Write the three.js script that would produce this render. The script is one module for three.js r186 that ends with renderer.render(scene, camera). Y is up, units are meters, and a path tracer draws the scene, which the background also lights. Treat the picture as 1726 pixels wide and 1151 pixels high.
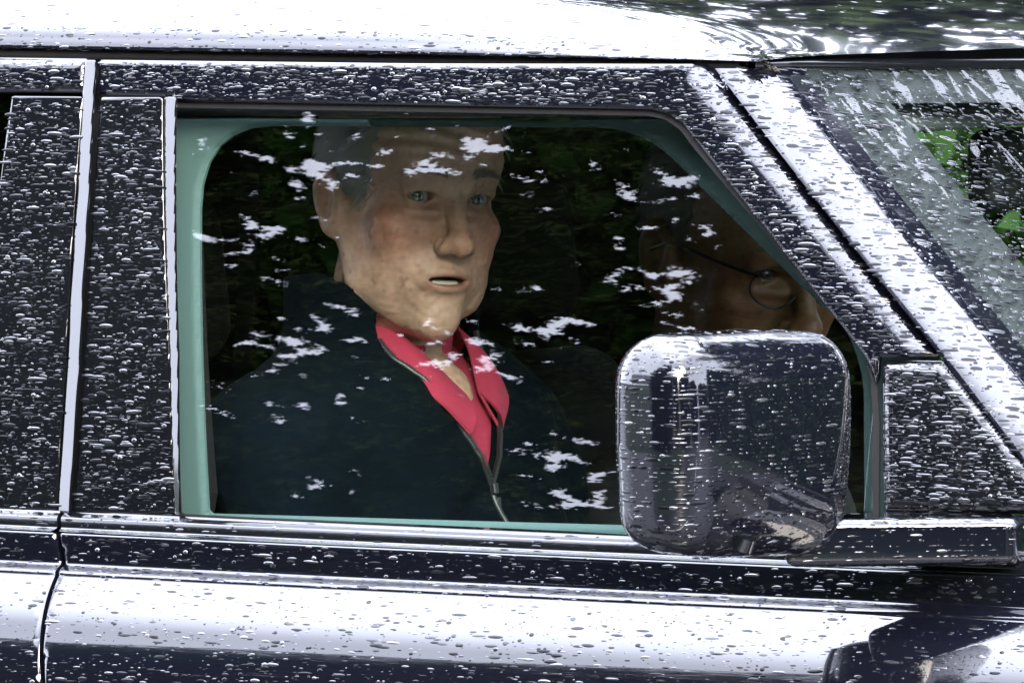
import * as THREE from 'three';
import { mergeGeometries } from 'three/addons/utils/BufferGeometryUtils.js';
import { RoundedBoxGeometry } from 'three/addons/geometries/RoundedBoxGeometry.js';
import { ImprovedNoise } from 'three/addons/math/ImprovedNoise.js';

// ------------------------------------------------------------------ camera, sky, sun, exposure
const V = (x, y, z) => new THREE.Vector3(x, y, z);
const scene = new THREE.Scene();
const AIM = V(0, 1.4, 0), YAW = 30 * Math.PI / 180, ELEV = 3.32 * Math.PI / 180, DIST = 8.914, LENS = 15600;   // LENS in photo pixels
const toCam = V(Math.sin(YAW) * Math.cos(ELEV), Math.sin(ELEV), Math.cos(YAW) * Math.cos(ELEV));
const EYE = AIM.clone().addScaledVector(toCam, DIST);
const camera = new THREE.PerspectiveCamera(2 * Math.atan(575.5 / LENS) * 180 / Math.PI, 1024 / 682, 0.1, 900);
camera.position.copy(EYE); camera.lookAt(AIM);
camera.focus = DIST + 0.1; camera.userData.fStop = 36;
const noise = new ImprovedNoise();
const fbm = (x, y, z = 0, o = 4) => { let s = 0, a = 0.5; for (let i = 0; i < o; i++) { s += a * noise.noise(x, y, z); x *= 2.03; y *= 2.03; z *= 2.03; a *= 0.5; } return s; };
const clamp = (x, a, b) => Math.min(b, Math.max(a, x)), mix = (a, b, t) => a + (b - a) * t;
const smooth = (a, b, x) => { const t = clamp((x - a) / (b - a), 0, 1); return t * t * (3 - 2 * t); };

{ // overcast sky, brighter towards the zenith
  const W = 1024, H = 512, data = new Float32Array(W * H * 4);
  for (let j = 0; j < H; j++) for (let i = 0; i < W; i++) {
    const el = ((j + 0.5) / H - 0.5) * Math.PI, az = (i + 0.5) / W * 2 * Math.PI, s = Math.sin(el);
    const dx = Math.cos(az) * Math.cos(el), dz = Math.sin(az) * Math.cos(el);
    let L = s > 0 ? 0.46 + 0.44 * smooth(0.69, 0.84, s) : 0.46 * Math.exp(s * 9) + 0.05;
    if (s > 0) L *= 1 + 0.22 * fbm(dx * 2.2 + 5, s * 3.4, dz * 2.2, 5);
    const o = (j * W + i) * 4; data[o] = L * 0.89; data[o + 1] = L * 0.94; data[o + 2] = L * 1.14; data[o + 3] = 1;
  }
  const sky = new THREE.DataTexture(data, W, H, THREE.RGBAFormat, THREE.FloatType);
  sky.mapping = THREE.EquirectangularReflectionMapping; sky.magFilter = THREE.LinearFilter; sky.needsUpdate = true;
  scene.background = sky; scene.environment = sky;
}
const sun = new THREE.DirectionalLight(0xfff2e2, 0.8);
sun.position.set(14, 8.5, 14); sun.target.position.set(0, 1, 0); scene.add(sun, sun.target);
sun.castShadow = true; sun.shadow.radius = 70; sun.shadow.mapSize.set(2048, 2048);
Object.assign(sun.shadow.camera, { left: -25, right: 25, top: 25, bottom: -25, near: 1, far: 80 });
const renderer = new THREE.WebGLRenderer();
renderer.toneMapping = THREE.LinearToneMapping; renderer.toneMappingExposure = 14;
renderer.shadowMap.enabled = true; renderer.setSize(1024, 682);

// ------------------------------------------------------------------ helpers
let seedState = 1;
const seed = (n) => { seedState = n >>> 0; };
const rnd = () => { seedState = (seedState + 0x6d2b79f5) | 0; let t = Math.imul(seedState ^ (seedState >>> 15), 1 | seedState); t = (t + Math.imul(t ^ (t >>> 7), 61 | t)) ^ t; return ((t ^ (t >>> 14)) >>> 0) / 4294967296; };
const taken = {};
const numbered = (n) => { const k = taken[n] = (taken[n] ?? -1) + 1; return k ? n + '_' + String(k).padStart(3, '0') : n; };
function thing(name, label, category, at = [0, 0, 0], turn = 0, group) {
  const o = new THREE.Group(); o.name = numbered(name); o.position.set(...at); o.rotation.y = turn;
  o.userData = { label, category }; if (group) o.userData.group = group;
  scene.add(o); return o;
}
function part(name, geo, mat, parent, extra) {
  const o = new THREE.Mesh(geo, mat); o.name = numbered(name); o.castShadow = o.receiveShadow = true;
  if (extra) Object.assign(o.userData, extra);
  parent.add(o); return o;
}
function sub(name, parent) { const g = new THREE.Group(); g.name = numbered(name); parent.add(g); return g; }
const fwd = toCam.clone().negate(), rightV = V(Math.cos(YAW), 0, -Math.sin(YAW)), upV = rightV.clone().cross(fwd);
const rayDir = (X, Y) => fwd.clone().multiplyScalar(LENS).addScaledVector(rightV, X - 863).addScaledVector(upV, 575.5 - Y).normalize();
function onH(X, Y, h) {                                  // where the sight line through a photo pixel meets the sheet z = h(x, y)
  const d = rayDir(X, Y); let s = -EYE.z / d.z, p;
  for (let i = 0; i < 8; i++) { p = EYE.clone().addScaledVector(d, s); s += (h(p.x, p.y) - p.z) / d.z; }
  return EYE.clone().addScaledVector(d, s);
}
const onZ = (X, Y, z) => onH(X, Y, () => z);
const poly = (list, h) => list.map(([X, Y]) => { const p = onH(X, Y, h); return [p.x, p.y]; });
function roundCorners(pts, r, n = 6) {                   // closed polygon with filleted corners, r per corner or one number
  const out = [], N = pts.length;
  pts.forEach((p, i) => {
    const rad = Array.isArray(r) ? r[i] : r, a = pts[(i + N - 1) % N], b = pts[(i + 1) % N];
    const la = Math.hypot(a[0] - p[0], a[1] - p[1]), lb = Math.hypot(b[0] - p[0], b[1] - p[1]), k = Math.min(rad, la * 0.45, lb * 0.45);
    if (k < 1e-5) { out.push(p); return; }
    const A = [p[0] + (a[0] - p[0]) / la * k, p[1] + (a[1] - p[1]) / la * k], B = [p[0] + (b[0] - p[0]) / lb * k, p[1] + (b[1] - p[1]) / lb * k];
    for (let j = 0; j <= n; j++) { const t = j / n, u = 1 - t; out.push([u * u * A[0] + 2 * u * t * p[0] + t * t * B[0], u * u * A[1] + 2 * u * t * p[1] + t * t * B[1]]); }
  });
  return out;
}
function loopDist(L, x, y) {                             // [inside?, distance to the loop]
  let inside = false, best = 1e9;
  for (let i = 0, j = L.length - 1; i < L.length; j = i++) {
    const ax = L[j][0], ay = L[j][1], bx = L[i][0], by = L[i][1], dx = bx - ax, dy = by - ay, q = dx * dx + dy * dy;
    if ((ay > y) !== (by > y) && x < ax + (y - ay) / (by - ay) * dx) inside = !inside;
    const t = q ? clamp(((x - ax) * dx + (y - ay) * dy) / q, 0, 1) : 0, ex = x - ax - t * dx, ey = y - ay - t * dy, d = ex * ex + ey * ey;
    if (d < best) best = d;
  }
  return [inside, Math.sqrt(best)];
}
// A curved sheet z = h(x, y) cut to loops (outer first, then holes), its rims rounded back by R, with a returned edge. Gives the geometry and a sampler for rain.
function sheet({ loops, h, R = [], cx = 0.008, cy = 0.008, skirt = 0.012, mirror = null, depth = 1 }) {
  const both = (x, y) => { let d = 1e9, off = 0; loops.forEach((L, i) => { let [a, q] = loopDist(L, x, y); if (i ? a : !a) q = -q; d = Math.min(d, q); const r = R[i] || 0; if (q < r) { const e = r - Math.max(q, 0.04 * r); off -= (r - Math.sqrt(r * r - e * e)) * depth; } }); return [d, off]; };
  const zAt = (x, y) => h(x, y) + both(x, y)[1];
  const nAt = (x, y) => { const e = 0.0006; return V((zAt(x - e, y) - zAt(x + e, y)) / (2 * e), (zAt(x, y - e) - zAt(x, y + e)) / (2 * e), 1).normalize(); };
  const xs = loops[0].map((p) => p[0]), ys = loops[0].map((p) => p[1]), x0 = Math.min(...xs), x1 = Math.max(...xs), y0 = Math.min(...ys), y1 = Math.max(...ys);
  const nx = Math.ceil((x1 - x0) / cx) + 1, ny = Math.ceil((y1 - y0) / cy) + 1, D = new Float32Array((nx + 1) * (ny + 1));
  const gx = (i) => x0 - cx * 0.37 + i * (x1 - x0 + cx * 0.74) / nx, gy = (j) => y0 - cy * 0.37 + j * (y1 - y0 + cy * 0.74) / ny;
  for (let j = 0; j <= ny; j++) for (let i = 0; i <= nx; i++) D[j * (nx + 1) + i] = both(gx(i), gy(j))[0];
  const P = [], Nn = [], cache = new Map(), index = [], U = [];
  const vert = (x, y) => {
    const key = Math.round(x * 2e5) + ',' + Math.round(y * 2e5); let k = cache.get(key);
    if (k === undefined) { k = P.length / 3; cache.set(key, k); const n = nAt(x, y); P.push(x, y, zAt(x, y)); Nn.push(n.x, n.y, n.z); U.push(x, y); }
    return k;
  };
  const rim = [];
  for (let j = 0; j < ny; j++) for (let i = 0; i < nx; i++) {
    const c = [[i, j], [i + 1, j], [i + 1, j + 1], [i, j + 1]].map(([a, b]) => [gx(a), gy(b), D[b * (nx + 1) + a]]);
    if (c.every((q) => q[2] <= 0)) continue;
    const out = [];
    for (let k = 0; k < 4; k++) {
      const a = c[k], b = c[(k + 1) % 4];
      if (a[2] > 0) out.push([a[0], a[1], 0]);
      if ((a[2] > 0) !== (b[2] > 0)) { const t = a[2] / (a[2] - b[2]); out.push([mix(a[0], b[0], t), mix(a[1], b[1], t), 1]); }
    }
    const ids = out.map((q) => vert(q[0], q[1]));
    for (let k = 1; k + 1 < ids.length; k++) index.push(ids[0], ids[k], ids[k + 1]);
    for (let k = 0; k < out.length; k++) { const a = out[k], b = out[(k + 1) % out.length]; if (a[2] && b[2] && Math.hypot(a[0] - b[0], a[1] - b[1]) > 1e-6) rim.push([a, b]); }
  }
  if (skirt) for (const [a, b] of rim) {
    const za = zAt(a[0], a[1]), zb = zAt(b[0], b[1]), n = V(b[1] - a[1], -(b[0] - a[0]), 0).normalize(), k = P.length / 3;
    P.push(a[0], a[1], za, b[0], b[1], zb, b[0], b[1], zb - skirt, a[0], a[1], za - skirt);
    for (let q = 0; q < 4; q++) { Nn.push(n.x, n.y, 0); U.push(0, 0); }
    index.push(k, k + 3, k + 2, k, k + 2, k + 1);
  }
  if (mirror !== null) { for (let k = 2; k < P.length; k += 3) { P[k] = 2 * mirror - P[k]; Nn[k] = -Nn[k]; } for (let k = 0; k < index.length; k += 3) [index[k], index[k + 1]] = [index[k + 1], index[k]]; }
  const g = new THREE.BufferGeometry();
  g.setAttribute('position', new THREE.Float32BufferAttribute(P, 3)); g.setAttribute('normal', new THREE.Float32BufferAttribute(Nn, 3)); g.setAttribute('uv', new THREE.Float32BufferAttribute(U, 2)); g.setIndex(index);
  g.sample = (margin = 0.002) => { for (let k = 0; k < 400; k++) { const x = mix(x0, x1, rnd()), y = mix(y0, y1, rnd()); if (both(x, y)[0] > margin) return [V(x, y, zAt(x, y)), nAt(x, y)]; } };
  g.area = (x1 - x0) * (y1 - y0);
  return g;
}
// A grid surface p = f(u, v), 0..1 each
function grid(nu, nv, f, flip = false) {
  const P = [], Nn = [], U = [], index = [], e = 1e-3;
  const nAt = (u, v) => { const a = f(Math.min(1, u + e), v).sub(f(Math.max(0, u - e), v)), b = f(u, Math.min(1, v + e)).sub(f(u, Math.max(0, v - e))); const n = a.cross(b).normalize(); return flip ? n.negate() : n; };
  for (let j = 0; j <= nv; j++) for (let i = 0; i <= nu; i++) { const p = f(i / nu, j / nv), n = nAt(i / nu, j / nv); P.push(p.x, p.y, p.z); Nn.push(n.x, n.y, n.z); U.push(i / nu, j / nv); }
  for (let j = 0; j < nv; j++) for (let i = 0; i < nu; i++) { const a = j * (nu + 1) + i, b = a + 1, c = a + nu + 1, d = c + 1; flip ? index.push(a, c, b, b, c, d) : index.push(a, b, c, b, d, c); }
  const g = new THREE.BufferGeometry();
  g.setAttribute('position', new THREE.Float32BufferAttribute(P, 3)); g.setAttribute('normal', new THREE.Float32BufferAttribute(Nn, 3)); g.setAttribute('uv', new THREE.Float32BufferAttribute(U, 2)); g.setIndex(index);
  g.sample = () => { const u = rnd(), v = rnd(); return [f(u, v), nAt(u, v)]; };
  return g;
}
// Surface nets over a distance field, vertices pulled on to the surface; color(p) optional
function field(sdf, lo, hi, cell, color) {
  const nx = Math.ceil((hi.x - lo.x) / cell) + 1, ny = Math.ceil((hi.y - lo.y) / cell) + 1, nz = Math.ceil((hi.z - lo.z) / cell) + 1;
  const F = new Float32Array(nx * ny * nz), at = (i, j, k) => (k * ny + j) * nx + i;
  for (let k = 0; k < nz; k++) for (let j = 0; j < ny; j++) for (let i = 0; i < nx; i++) F[at(i, j, k)] = sdf(lo.x + i * cell, lo.y + j * cell, lo.z + k * cell);
  const id = new Int32Array(nx * ny * nz).fill(-1), P = [];
  const E = [[0, 1], [2, 3], [4, 5], [6, 7], [0, 2], [1, 3], [4, 6], [5, 7], [0, 4], [1, 5], [2, 6], [3, 7]];
  for (let k = 0; k < nz - 1; k++) for (let j = 0; j < ny - 1; j++) for (let i = 0; i < nx - 1; i++) {
    const v = []; for (let c = 0; c < 8; c++) v.push(F[at(i + (c & 1), j + (c >> 1 & 1), k + (c >> 2))]);
    let n = 0, x = 0, y = 0, z = 0;
    for (const [a, b] of E) if ((v[a] < 0) !== (v[b] < 0)) { const t = v[a] / (v[a] - v[b]); x += mix(a & 1, b & 1, t); y += mix(a >> 1 & 1, b >> 1 & 1, t); z += mix(a >> 2, b >> 2, t); n++; }
    if (n) { id[at(i, j, k)] = P.length / 3; P.push(lo.x + (i + x / n) * cell, lo.y + (j + y / n) * cell, lo.z + (k + z / n) * cell); }
  }
  const index = [], quad = (a, b, c, d, s) => { if (a < 0 || b < 0 || c < 0 || d < 0) return; s ? index.push(a, b, c, a, c, d) : index.push(a, c, b, a, d, c); };
  for (let k = 1; k < nz - 1; k++) for (let j = 1; j < ny - 1; j++) for (let i = 1; i < nx - 1; i++) {
    const s = F[at(i, j, k)] < 0;
    if (s !== F[at(i + 1, j, k)] < 0) quad(id[at(i, j - 1, k - 1)], id[at(i, j, k - 1)], id[at(i, j, k)], id[at(i, j - 1, k)], s);
    if (s !== F[at(i, j + 1, k)] < 0) quad(id[at(i - 1, j, k - 1)], id[at(i - 1, j, k)], id[at(i, j, k)], id[at(i, j, k - 1)], s);
    if (s !== F[at(i, j, k + 1)] < 0) quad(id[at(i - 1, j - 1, k)], id[at(i, j - 1, k)], id[at(i, j, k)], id[at(i - 1, j, k)], s);
  }
  const Nn = new Float32Array(P.length), C = color ? new Float32Array(P.length) : null, e = cell * 0.3;
  const grad = (x, y, z) => V(sdf(x + e, y, z) - sdf(x - e, y, z), sdf(x, y + e, z) - sdf(x, y - e, z), sdf(x, y, z + e) - sdf(x, y, z - e));
  for (let q = 0; q < P.length; q += 3) {
    for (let it = 0; it < 2; it++) { const g = grad(P[q], P[q + 1], P[q + 2]).divideScalar(2 * e), l = g.lengthSq(), d = sdf(P[q], P[q + 1], P[q + 2]); if (l > 0.05) { const s = clamp(d / l, -cell, cell) * 0.8; P[q] -= g.x * s; P[q + 1] -= g.y * s; P[q + 2] -= g.z * s; } }
    const n = grad(P[q], P[q + 1], P[q + 2]).normalize(); Nn.set([n.x, n.y, n.z], q);
    if (C) C.set(color(P[q], P[q + 1], P[q + 2], n), q);
  }
  const g = new THREE.BufferGeometry();
  g.setAttribute('position', new THREE.Float32BufferAttribute(P, 3)); g.setAttribute('normal', new THREE.BufferAttribute(Nn, 3)); if (C) g.setAttribute('color', new THREE.BufferAttribute(C, 3)); g.setIndex(index);
  return g;
}
const smin = (a, b, k) => { const h = Math.max(k - Math.abs(a - b), 0) / k; return Math.min(a, b) - h * h * k * 0.25; };
const smax = (a, b, k) => -smin(-a, -b, k);
const ell = (x, y, z, a, b, c) => { const k0 = Math.hypot(x / a, y / b, z / c), k1 = Math.hypot(x / (a * a), y / (b * b), z / (c * c)); return k1 < 1e-9 ? -Math.min(a, b, c) : k0 * (k0 - 1) / k1; };
const cap = (x, y, z, ax, ay, az, bx, by, bz, ra, rb = ra) => { const dx = bx - ax, dy = by - ay, dz = bz - az, t = clamp(((x - ax) * dx + (y - ay) * dy + (z - az) * dz) / (dx * dx + dy * dy + dz * dz), 0, 1); return Math.hypot(x - ax - t * dx, y - ay - t * dy, z - az - t * dz) - mix(ra, rb, t); };
const rbox = (x, y, z, a, b, c, r) => { const qx = Math.abs(x) - a + r, qy = Math.abs(y) - b + r, qz = Math.abs(z) - c + r; return Math.hypot(Math.max(qx, 0), Math.max(qy, 0), Math.max(qz, 0)) + Math.min(Math.max(qx, qy, qz), 0) - r; };
const box = (w, hh, d, x, y, z, r = 0.02) => { const g = new RoundedBoxGeometry(w, hh, d, 3, Math.min(r, w / 2.1, hh / 2.1, d / 2.1)); g.translate(x, y, z); return g; };
const tube = (pts, r, n = 32, k = 8) => new THREE.TubeGeometry(new THREE.CatmullRomCurve3(pts), n, r, k);

function merge(list) { return mergeGeometries(list.map((g) => { const n = g.index ? g.toNonIndexed() : g.clone(); if (!n.attributes.uv) n.setAttribute('uv', new THREE.Float32BufferAttribute(new Float32Array(n.attributes.position.count * 2), 2)); for (const k of Object.keys(n.attributes)) if (!['position', 'normal', 'uv'].includes(k)) n.deleteAttribute(k); n.clearGroups(); return n; })); }

// ------------------------------------------------------------------ materials
const phys = (o) => new THREE.MeshPhysicalMaterial(o), std = (o) => new THREE.MeshStandardMaterial(o);
const rgb = (r, g, b) => new THREE.Color().setRGB(r, g, b);
const M = {
  paint: phys({ name: 'black paint', color: rgb(0.0035, 0.004, 0.0075), roughness: 0.06, clearcoat: 1, clearcoatRoughness: 0.02 }),
  gloss: phys({ name: 'gloss black trim', color: rgb(0.004, 0.0045, 0.006), roughness: 0.1, clearcoat: 1, clearcoatRoughness: 0.015 }),
  rubber: std({ name: 'rubber seal', color: rgb(0.006, 0.006, 0.007), roughness: 0.9 }),
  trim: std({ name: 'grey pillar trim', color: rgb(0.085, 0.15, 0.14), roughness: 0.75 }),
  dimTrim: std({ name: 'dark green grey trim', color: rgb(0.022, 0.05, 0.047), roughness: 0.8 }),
  liner: std({ name: 'headlining', color: rgb(0.11, 0.12, 0.115), roughness: 0.95 }),
  dark: std({ name: 'dark cabin plastic', color: rgb(0.012, 0.012, 0.013), roughness: 0.6 }),
  leather: std({ name: 'black leather', color: rgb(0.012, 0.012, 0.013), roughness: 0.5 }),
  glass: phys({ name: 'side glass', color: rgb(0.86, 0.92, 0.895), transmission: 1, thickness: 0, roughness: 0, ior: 1.85 }),
  screen: phys({ name: 'windscreen glass', color: rgb(0.86, 0.94, 0.90), transmission: 1, thickness: 0, roughness: 0, ior: 1.5 }),
  privacy: phys({ name: 'dark privacy glass', color: rgb(0.022, 0.027, 0.025), transmission: 1, thickness: 0, roughness: 0, ior: 1.6 }),
  water: phys({ name: 'rain bead', color: rgb(0.03, 0.033, 0.037), roughness: 0.16, clearcoat: 1, clearcoatRoughness: 0.12, ior: 1.7 }),
  streak: phys({ name: 'rain streak', color: rgb(0.010, 0.011, 0.014), roughness: 0.16, clearcoat: 0.1, clearcoatRoughness: 0.1, specularIntensity: 0.8 }),
  smear: phys({ name: 'thin rain smear', color: rgb(0.004, 0.0045, 0.006), roughness: 0.14, specularIntensity: 0.45 }),
  chrome: std({ name: 'satin metal', color: rgb(0.5, 0.5, 0.52), metalness: 1, roughness: 0.25 }),
};

// ------------------------------------------------------------------ the road and what lines it
{
  const W = 512, c = document.createElement('canvas'); c.width = c.height = W; const x = c.getContext('2d'), im = x.createImageData(W, W);
  seed(5); for (let j = 0; j < W; j++) for (let i = 0; i < W; i++) { const v = 44 + 20 * fbm(i / 60, j / 60, 2) + 30 * (rnd() - 0.5), o = (j * W + i) * 4; im.data[o] = v; im.data[o + 1] = v; im.data[o + 2] = v + 3; im.data[o + 3] = 255; }
  x.putImageData(im, 0, 0); const t = new THREE.CanvasTexture(c); t.colorSpace = THREE.SRGBColorSpace; t.wrapS = t.wrapT = THREE.RepeatWrapping; t.repeat.set(1 / 3, 1 / 3);
  const asphalt = phys({ name: 'wet asphalt', map: t, roughness: 0.5, clearcoat: 0.15, clearcoatRoughness: 0.3, bumpMap: t, bumpScale: 0.004 });
  const earth = std({ name: 'grass ground', color: rgb(0.016, 0.03, 0.010), roughness: 1, side: THREE.FrontSide });
  const flat = (x0, x1, z0, z1, y) => { const g = new THREE.PlaneGeometry(x1 - x0, z1 - z0, 1, 1); g.rotateX(-Math.PI / 2); g.translate((x0 + x1) / 2, y, (z0 + z1) / 2); const u = g.attributes.uv, p = g.attributes.position; for (let i = 0; i < u.count; i++) u.setXY(i, p.getX(i), p.getZ(i)); return g; };
  part('ground', flat(-400, 400, -400, 400, -0.004), earth, scene, { kind: 'structure' });
  part('road', flat(-400, 400, -3.2, 4.6, 0), asphalt, scene, { kind: 'structure' });
  const line = std({ name: 'road paint', color: rgb(0.7, 0.7, 0.68), roughness: 0.6 });
  part('road_marking', merge(Array.from({ length: 40 }, (_, i) => flat(-120 + i * 6, -117 + i * 6, 1.35, 1.45, 0.004))), line, scene, { kind: 'structure' });
}
const glassRays = [];          // sight lines mirrored in the door window: where the trees over the road let the sky through
const leafMats = [[0.020, 0.031, 0.012], [0.026, 0.060, 0.014], [0.036, 0.048, 0.012], [0.019, 0.029, 0.015]].map((c) => phys({ name: 'leaf', color: rgb(...c), roughness: 0.9, specularIntensity: 0.2, side: THREE.DoubleSide }));
function leafCluster(n, spread, len, wid, s) {
  seed(s); const P = [], I = [];
  for (let i = 0; i < n; i++) {
    const o = V(rnd() - 0.5, rnd() - 0.5, rnd() - 0.5).multiplyScalar(2 * spread), a = V(rnd() - 0.5, rnd() - 0.5 - 0.3, rnd() - 0.5).normalize(), b = a.clone().cross(V(rnd() - 0.5, rnd() + 0.5, rnd() - 0.5)).normalize(), n3 = a.clone().cross(b).multiplyScalar(wid * 0.25);
    const q = [o, o.clone().addScaledVector(a, len * 0.5).addScaledVector(b, wid / 2).add(n3), o.clone().addScaledVector(a, len), o.clone().addScaledVector(a, len * 0.5).addScaledVector(b, -wid / 2).add(n3)], k = P.length / 3;
    for (const p of q) P.push(p.x, p.y, p.z); I.push(k, k + 1, k + 2, k, k + 2, k + 3);
  }
  const g = new THREE.BufferGeometry(); g.setAttribute('position', new THREE.Float32BufferAttribute(P, 3)); g.setIndex(I); g.computeVertexNormals(); return g;
}
const clusters = { tiny: leafCluster(5, 0.022, 0.042, 0.026, 10), fine: leafCluster(9, 0.042, 0.058, 0.036, 11), coarse: leafCluster(7, 0.14, 0.17, 0.11, 12), hedge: leafCluster(8, 0.06, 0.07, 0.045, 13) };
const bark = std({ name: 'bark', color: rgb(0.06, 0.048, 0.035), roughness: 0.95 });
function leaves(spots, kind, mat, parent, name = 'crown') {
  const m = new THREE.InstancedMesh(clusters[kind], mat, spots.length), q = new THREE.Quaternion(), mt = new THREE.Matrix4(), c = new THREE.Color();
  spots.forEach(([p, s, v], i) => { q.set(rnd() - 0.5, rnd() - 0.5, rnd() - 0.5, rnd() - 0.5).normalize(); mt.compose(p, q, V(s, s, s)); m.setMatrixAt(i, mt); m.setColorAt(i, c.setRGB(v, v, v * 0.95)); });
  m.name = numbered(name); m.userData.kind = 'stuff'; m.castShadow = m.receiveShadow = true; parent.add(m);
}
const inGap = (p, slack) => glassRays.some(({ o, d, a, b, w, h, tilt }) => { const x = p.x - o.x, y = p.y - o.y, z = p.z - o.z; const u = x * a.x + y * a.y + z * a.z, v = x * b.x + y * b.y + z * b.z - tilt * u; return (u / (w + slack)) ** 2 + (v / (h + slack)) ** 2 < 1; });
function tree(x, z, H, rad, kind, n, mat, label, s, low = 0.18, gaps = true, scale = 1) {
  const t = thing('tree', label, 'tree', [x, 0, z]); seed(s);
  const limbs = [new THREE.CylinderGeometry(rad * 0.05, rad * 0.1, H * 0.75, 9, 5).translate(0, H * 0.375, 0)];
  const lobes = [];
  for (let i = 0; i < 14; i++) { const y = mix(low, 0.9, i / 13) * H, a = i * 2.4 + rnd(), r = rad * (0.55 * Math.sqrt(Math.max(0.05, 1 - Math.pow((y / H - 0.45) / 0.6, 2)))); lobes.push([V(Math.cos(a) * r, y, Math.sin(a) * r), rad * mix(0.5, 0.72, rnd())]); }
  for (const [c, r] of lobes) { const y0 = c.y * 0.7; if (gaps && [0.1, 0.2, 0.3, 0.4, 0.5, 0.6, 0.7, 0.8, 0.9, 1].some((k) => inGap(V(x + c.x * k, mix(y0, c.y, k), z + c.z * k), 0.1))) continue; const  A = V(0, y0, 0), B = c.clone(); const g = new THREE.CylinderGeometry(0.03, 0.09, A.distanceTo(B), 6); g.translate(0, A.distanceTo(B) / 2, 0); g.applyQuaternion(new THREE.Quaternion().setFromUnitVectors(V(0, 1, 0), B.clone().sub(A).normalize())); g.translate(A.x, A.y, A.z); limbs.push(g); }
  part('trunk', merge(limbs), bark, t);
  const spots = [], small = [];
  for (let i = 0; i < n; i++) {
    const [c, r] = lobes[Math.floor(rnd() * lobes.length)], d = V(rnd() - 0.5, rnd() - 0.5, rnd() - 0.5).normalize(), p = d.multiplyScalar(r * Math.pow(rnd(), 0.45)).add(c);
    if (p.y < 0.2) continue;
    if (gaps) {
      const w = V(p.x + x, p.y, p.z + z);
      if (inGap(w, kind === 'fine' ? 0.11 : 0.36)) {              // sparse edge of a gap: smaller sprays of leaves
        for (let q = 0; q < (kind === 'fine' ? 3 : 6); q++) { const o = V(rnd() - 0.5, rnd() - 0.5, rnd() - 0.5).multiplyScalar(kind === 'fine' ? 0.1 : 0.35), u = w.clone().add(o); if (!inGap(u, kind === 'fine' ? 0.029 : 0.055)) small.push([p.clone().add(o), mix(0.8, 1.2, rnd()), mix(0.6, 1.3, rnd())]); }
        continue;
      }
    }
    spots.push([p, scale * mix(0.75, 1.3, rnd()), mix(0.6, 1.4, rnd()) * (1 + 0.5 * noise.noise(p.x * 1.3, p.y * 1.3, p.z * 1.3))]);
  }
  leaves(spots, kind, mat, t); if (small.length) leaves(small, 'tiny', mat, t);
  return t;
}

// ------------------------------------------------------------------ body lines of the car
const ZC = -0.79, K = 0.03, X0 = -0.3, BELT = onZ(303, 868, 0).y;
const plan = (x) => -K * (x - X0) * (x - X0);
const hG = (x, y) => { const t = y - BELT; return -(0.065 * t + 0.22 * Math.max(t, -0.1) * t * Math.sign(t)) + plan(x); };
const up = (d) => (x, y) => hG(x, y) + d;
const carMat = M.paint;
const car = thing('car', 'wet black car with rain on its paint and two men inside', 'car');
const frontDoor = sub('front_door', car), rearDoor = sub('rear_door', car);
const rainSpots = (g, n, out, big = 1, margin = 0.002) => { for (let i = 0; i < n; i++) { const s = g.sample(margin); if (s) out.push([...s, big]); } };
const dropGeo = (() => { const g = new THREE.SphereGeometry(1, 12, 5, 0, Math.PI * 2, 0, 1); g.rotateX(Math.PI / 2); g.translate(0, 0, -Math.cos(1)); g.scale(1 / Math.sin(1), 1 / Math.sin(1), 1 / (1 - Math.cos(1))); return g; })();   // half bead, base on z = 0
function rain(spots, parent) {                           // three wetnesses: fresh beads, streaks, thin smears
  const lots = [[], [], []], c = new THREE.Color();
  for (const [p, n, big] of spots) {
    if (n.dot(toCam) < 0) n.negate();
    const t = V(0, 1, 0).cross(n).addScaledVector(V(1, 0, 0), 0.25).addScaledVector(V(rnd() - 0.5, rnd() - 0.5, rnd() - 0.5), 0.10); t.addScaledVector(n, -t.dot(n)).normalize();
    const b = n.clone().cross(t), r = rnd(), kind = r < 0.27 ? 0 : r < 0.55 ? 1 : 2, q = rnd();
    let L, W; if (q < 0.34) { L = mix(0.0006, 0.0016, rnd()); W = L * mix(0.6, 0.95, rnd()); } else if (q < 0.38) { L = mix(0.0018, 0.0032, rnd()); W = L * mix(0.6, 0.85, rnd()); } else if (q < 0.94) { L = mix(0.0018, 0.0062, rnd() * rnd()); W = clamp(L * mix(0.18, 0.34, rnd()), 0.0005, 0.0015); } else { L = mix(0.005, 0.0095, rnd()); W = mix(0.0013, 0.0022, rnd()); }
    L *= big; W *= big; const T = W * (n.y > 0.36 ? 0.4 : 1) * (kind ? mix(0.2, 0.45, rnd()) : mix(0.4, 0.75, rnd()));
    lots[kind].push(new THREE.Matrix4().makeBasis(t.multiplyScalar(L), b.multiplyScalar(W), n.clone().multiplyScalar(T)).setPosition(p.clone().addScaledVector(n, -0.00005)));
  }
  lots.forEach((list, k) => {
    const m = new THREE.InstancedMesh(dropGeo, [M.water, M.streak, M.smear][k], list.length);
    list.forEach((mt, i) => m.setMatrixAt(i, mt));
    m.name = numbered('rain_drops'); m.userData.kind = 'stuff'; m.castShadow = m.receiveShadow = true; parent.add(m);
  });
}
const frontRain = [], rearRain = [], bodyRain = [];

// the line of the gap between the door frame and the windscreen pillar
const SEAM = [[1192, 108], [1310, 262], [1440, 428], [1580, 602], [1726, 790], [1800, 886]];
const shift = (list, dx) => list.map(([X, Y]) => [X + dx, Y]);
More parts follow.
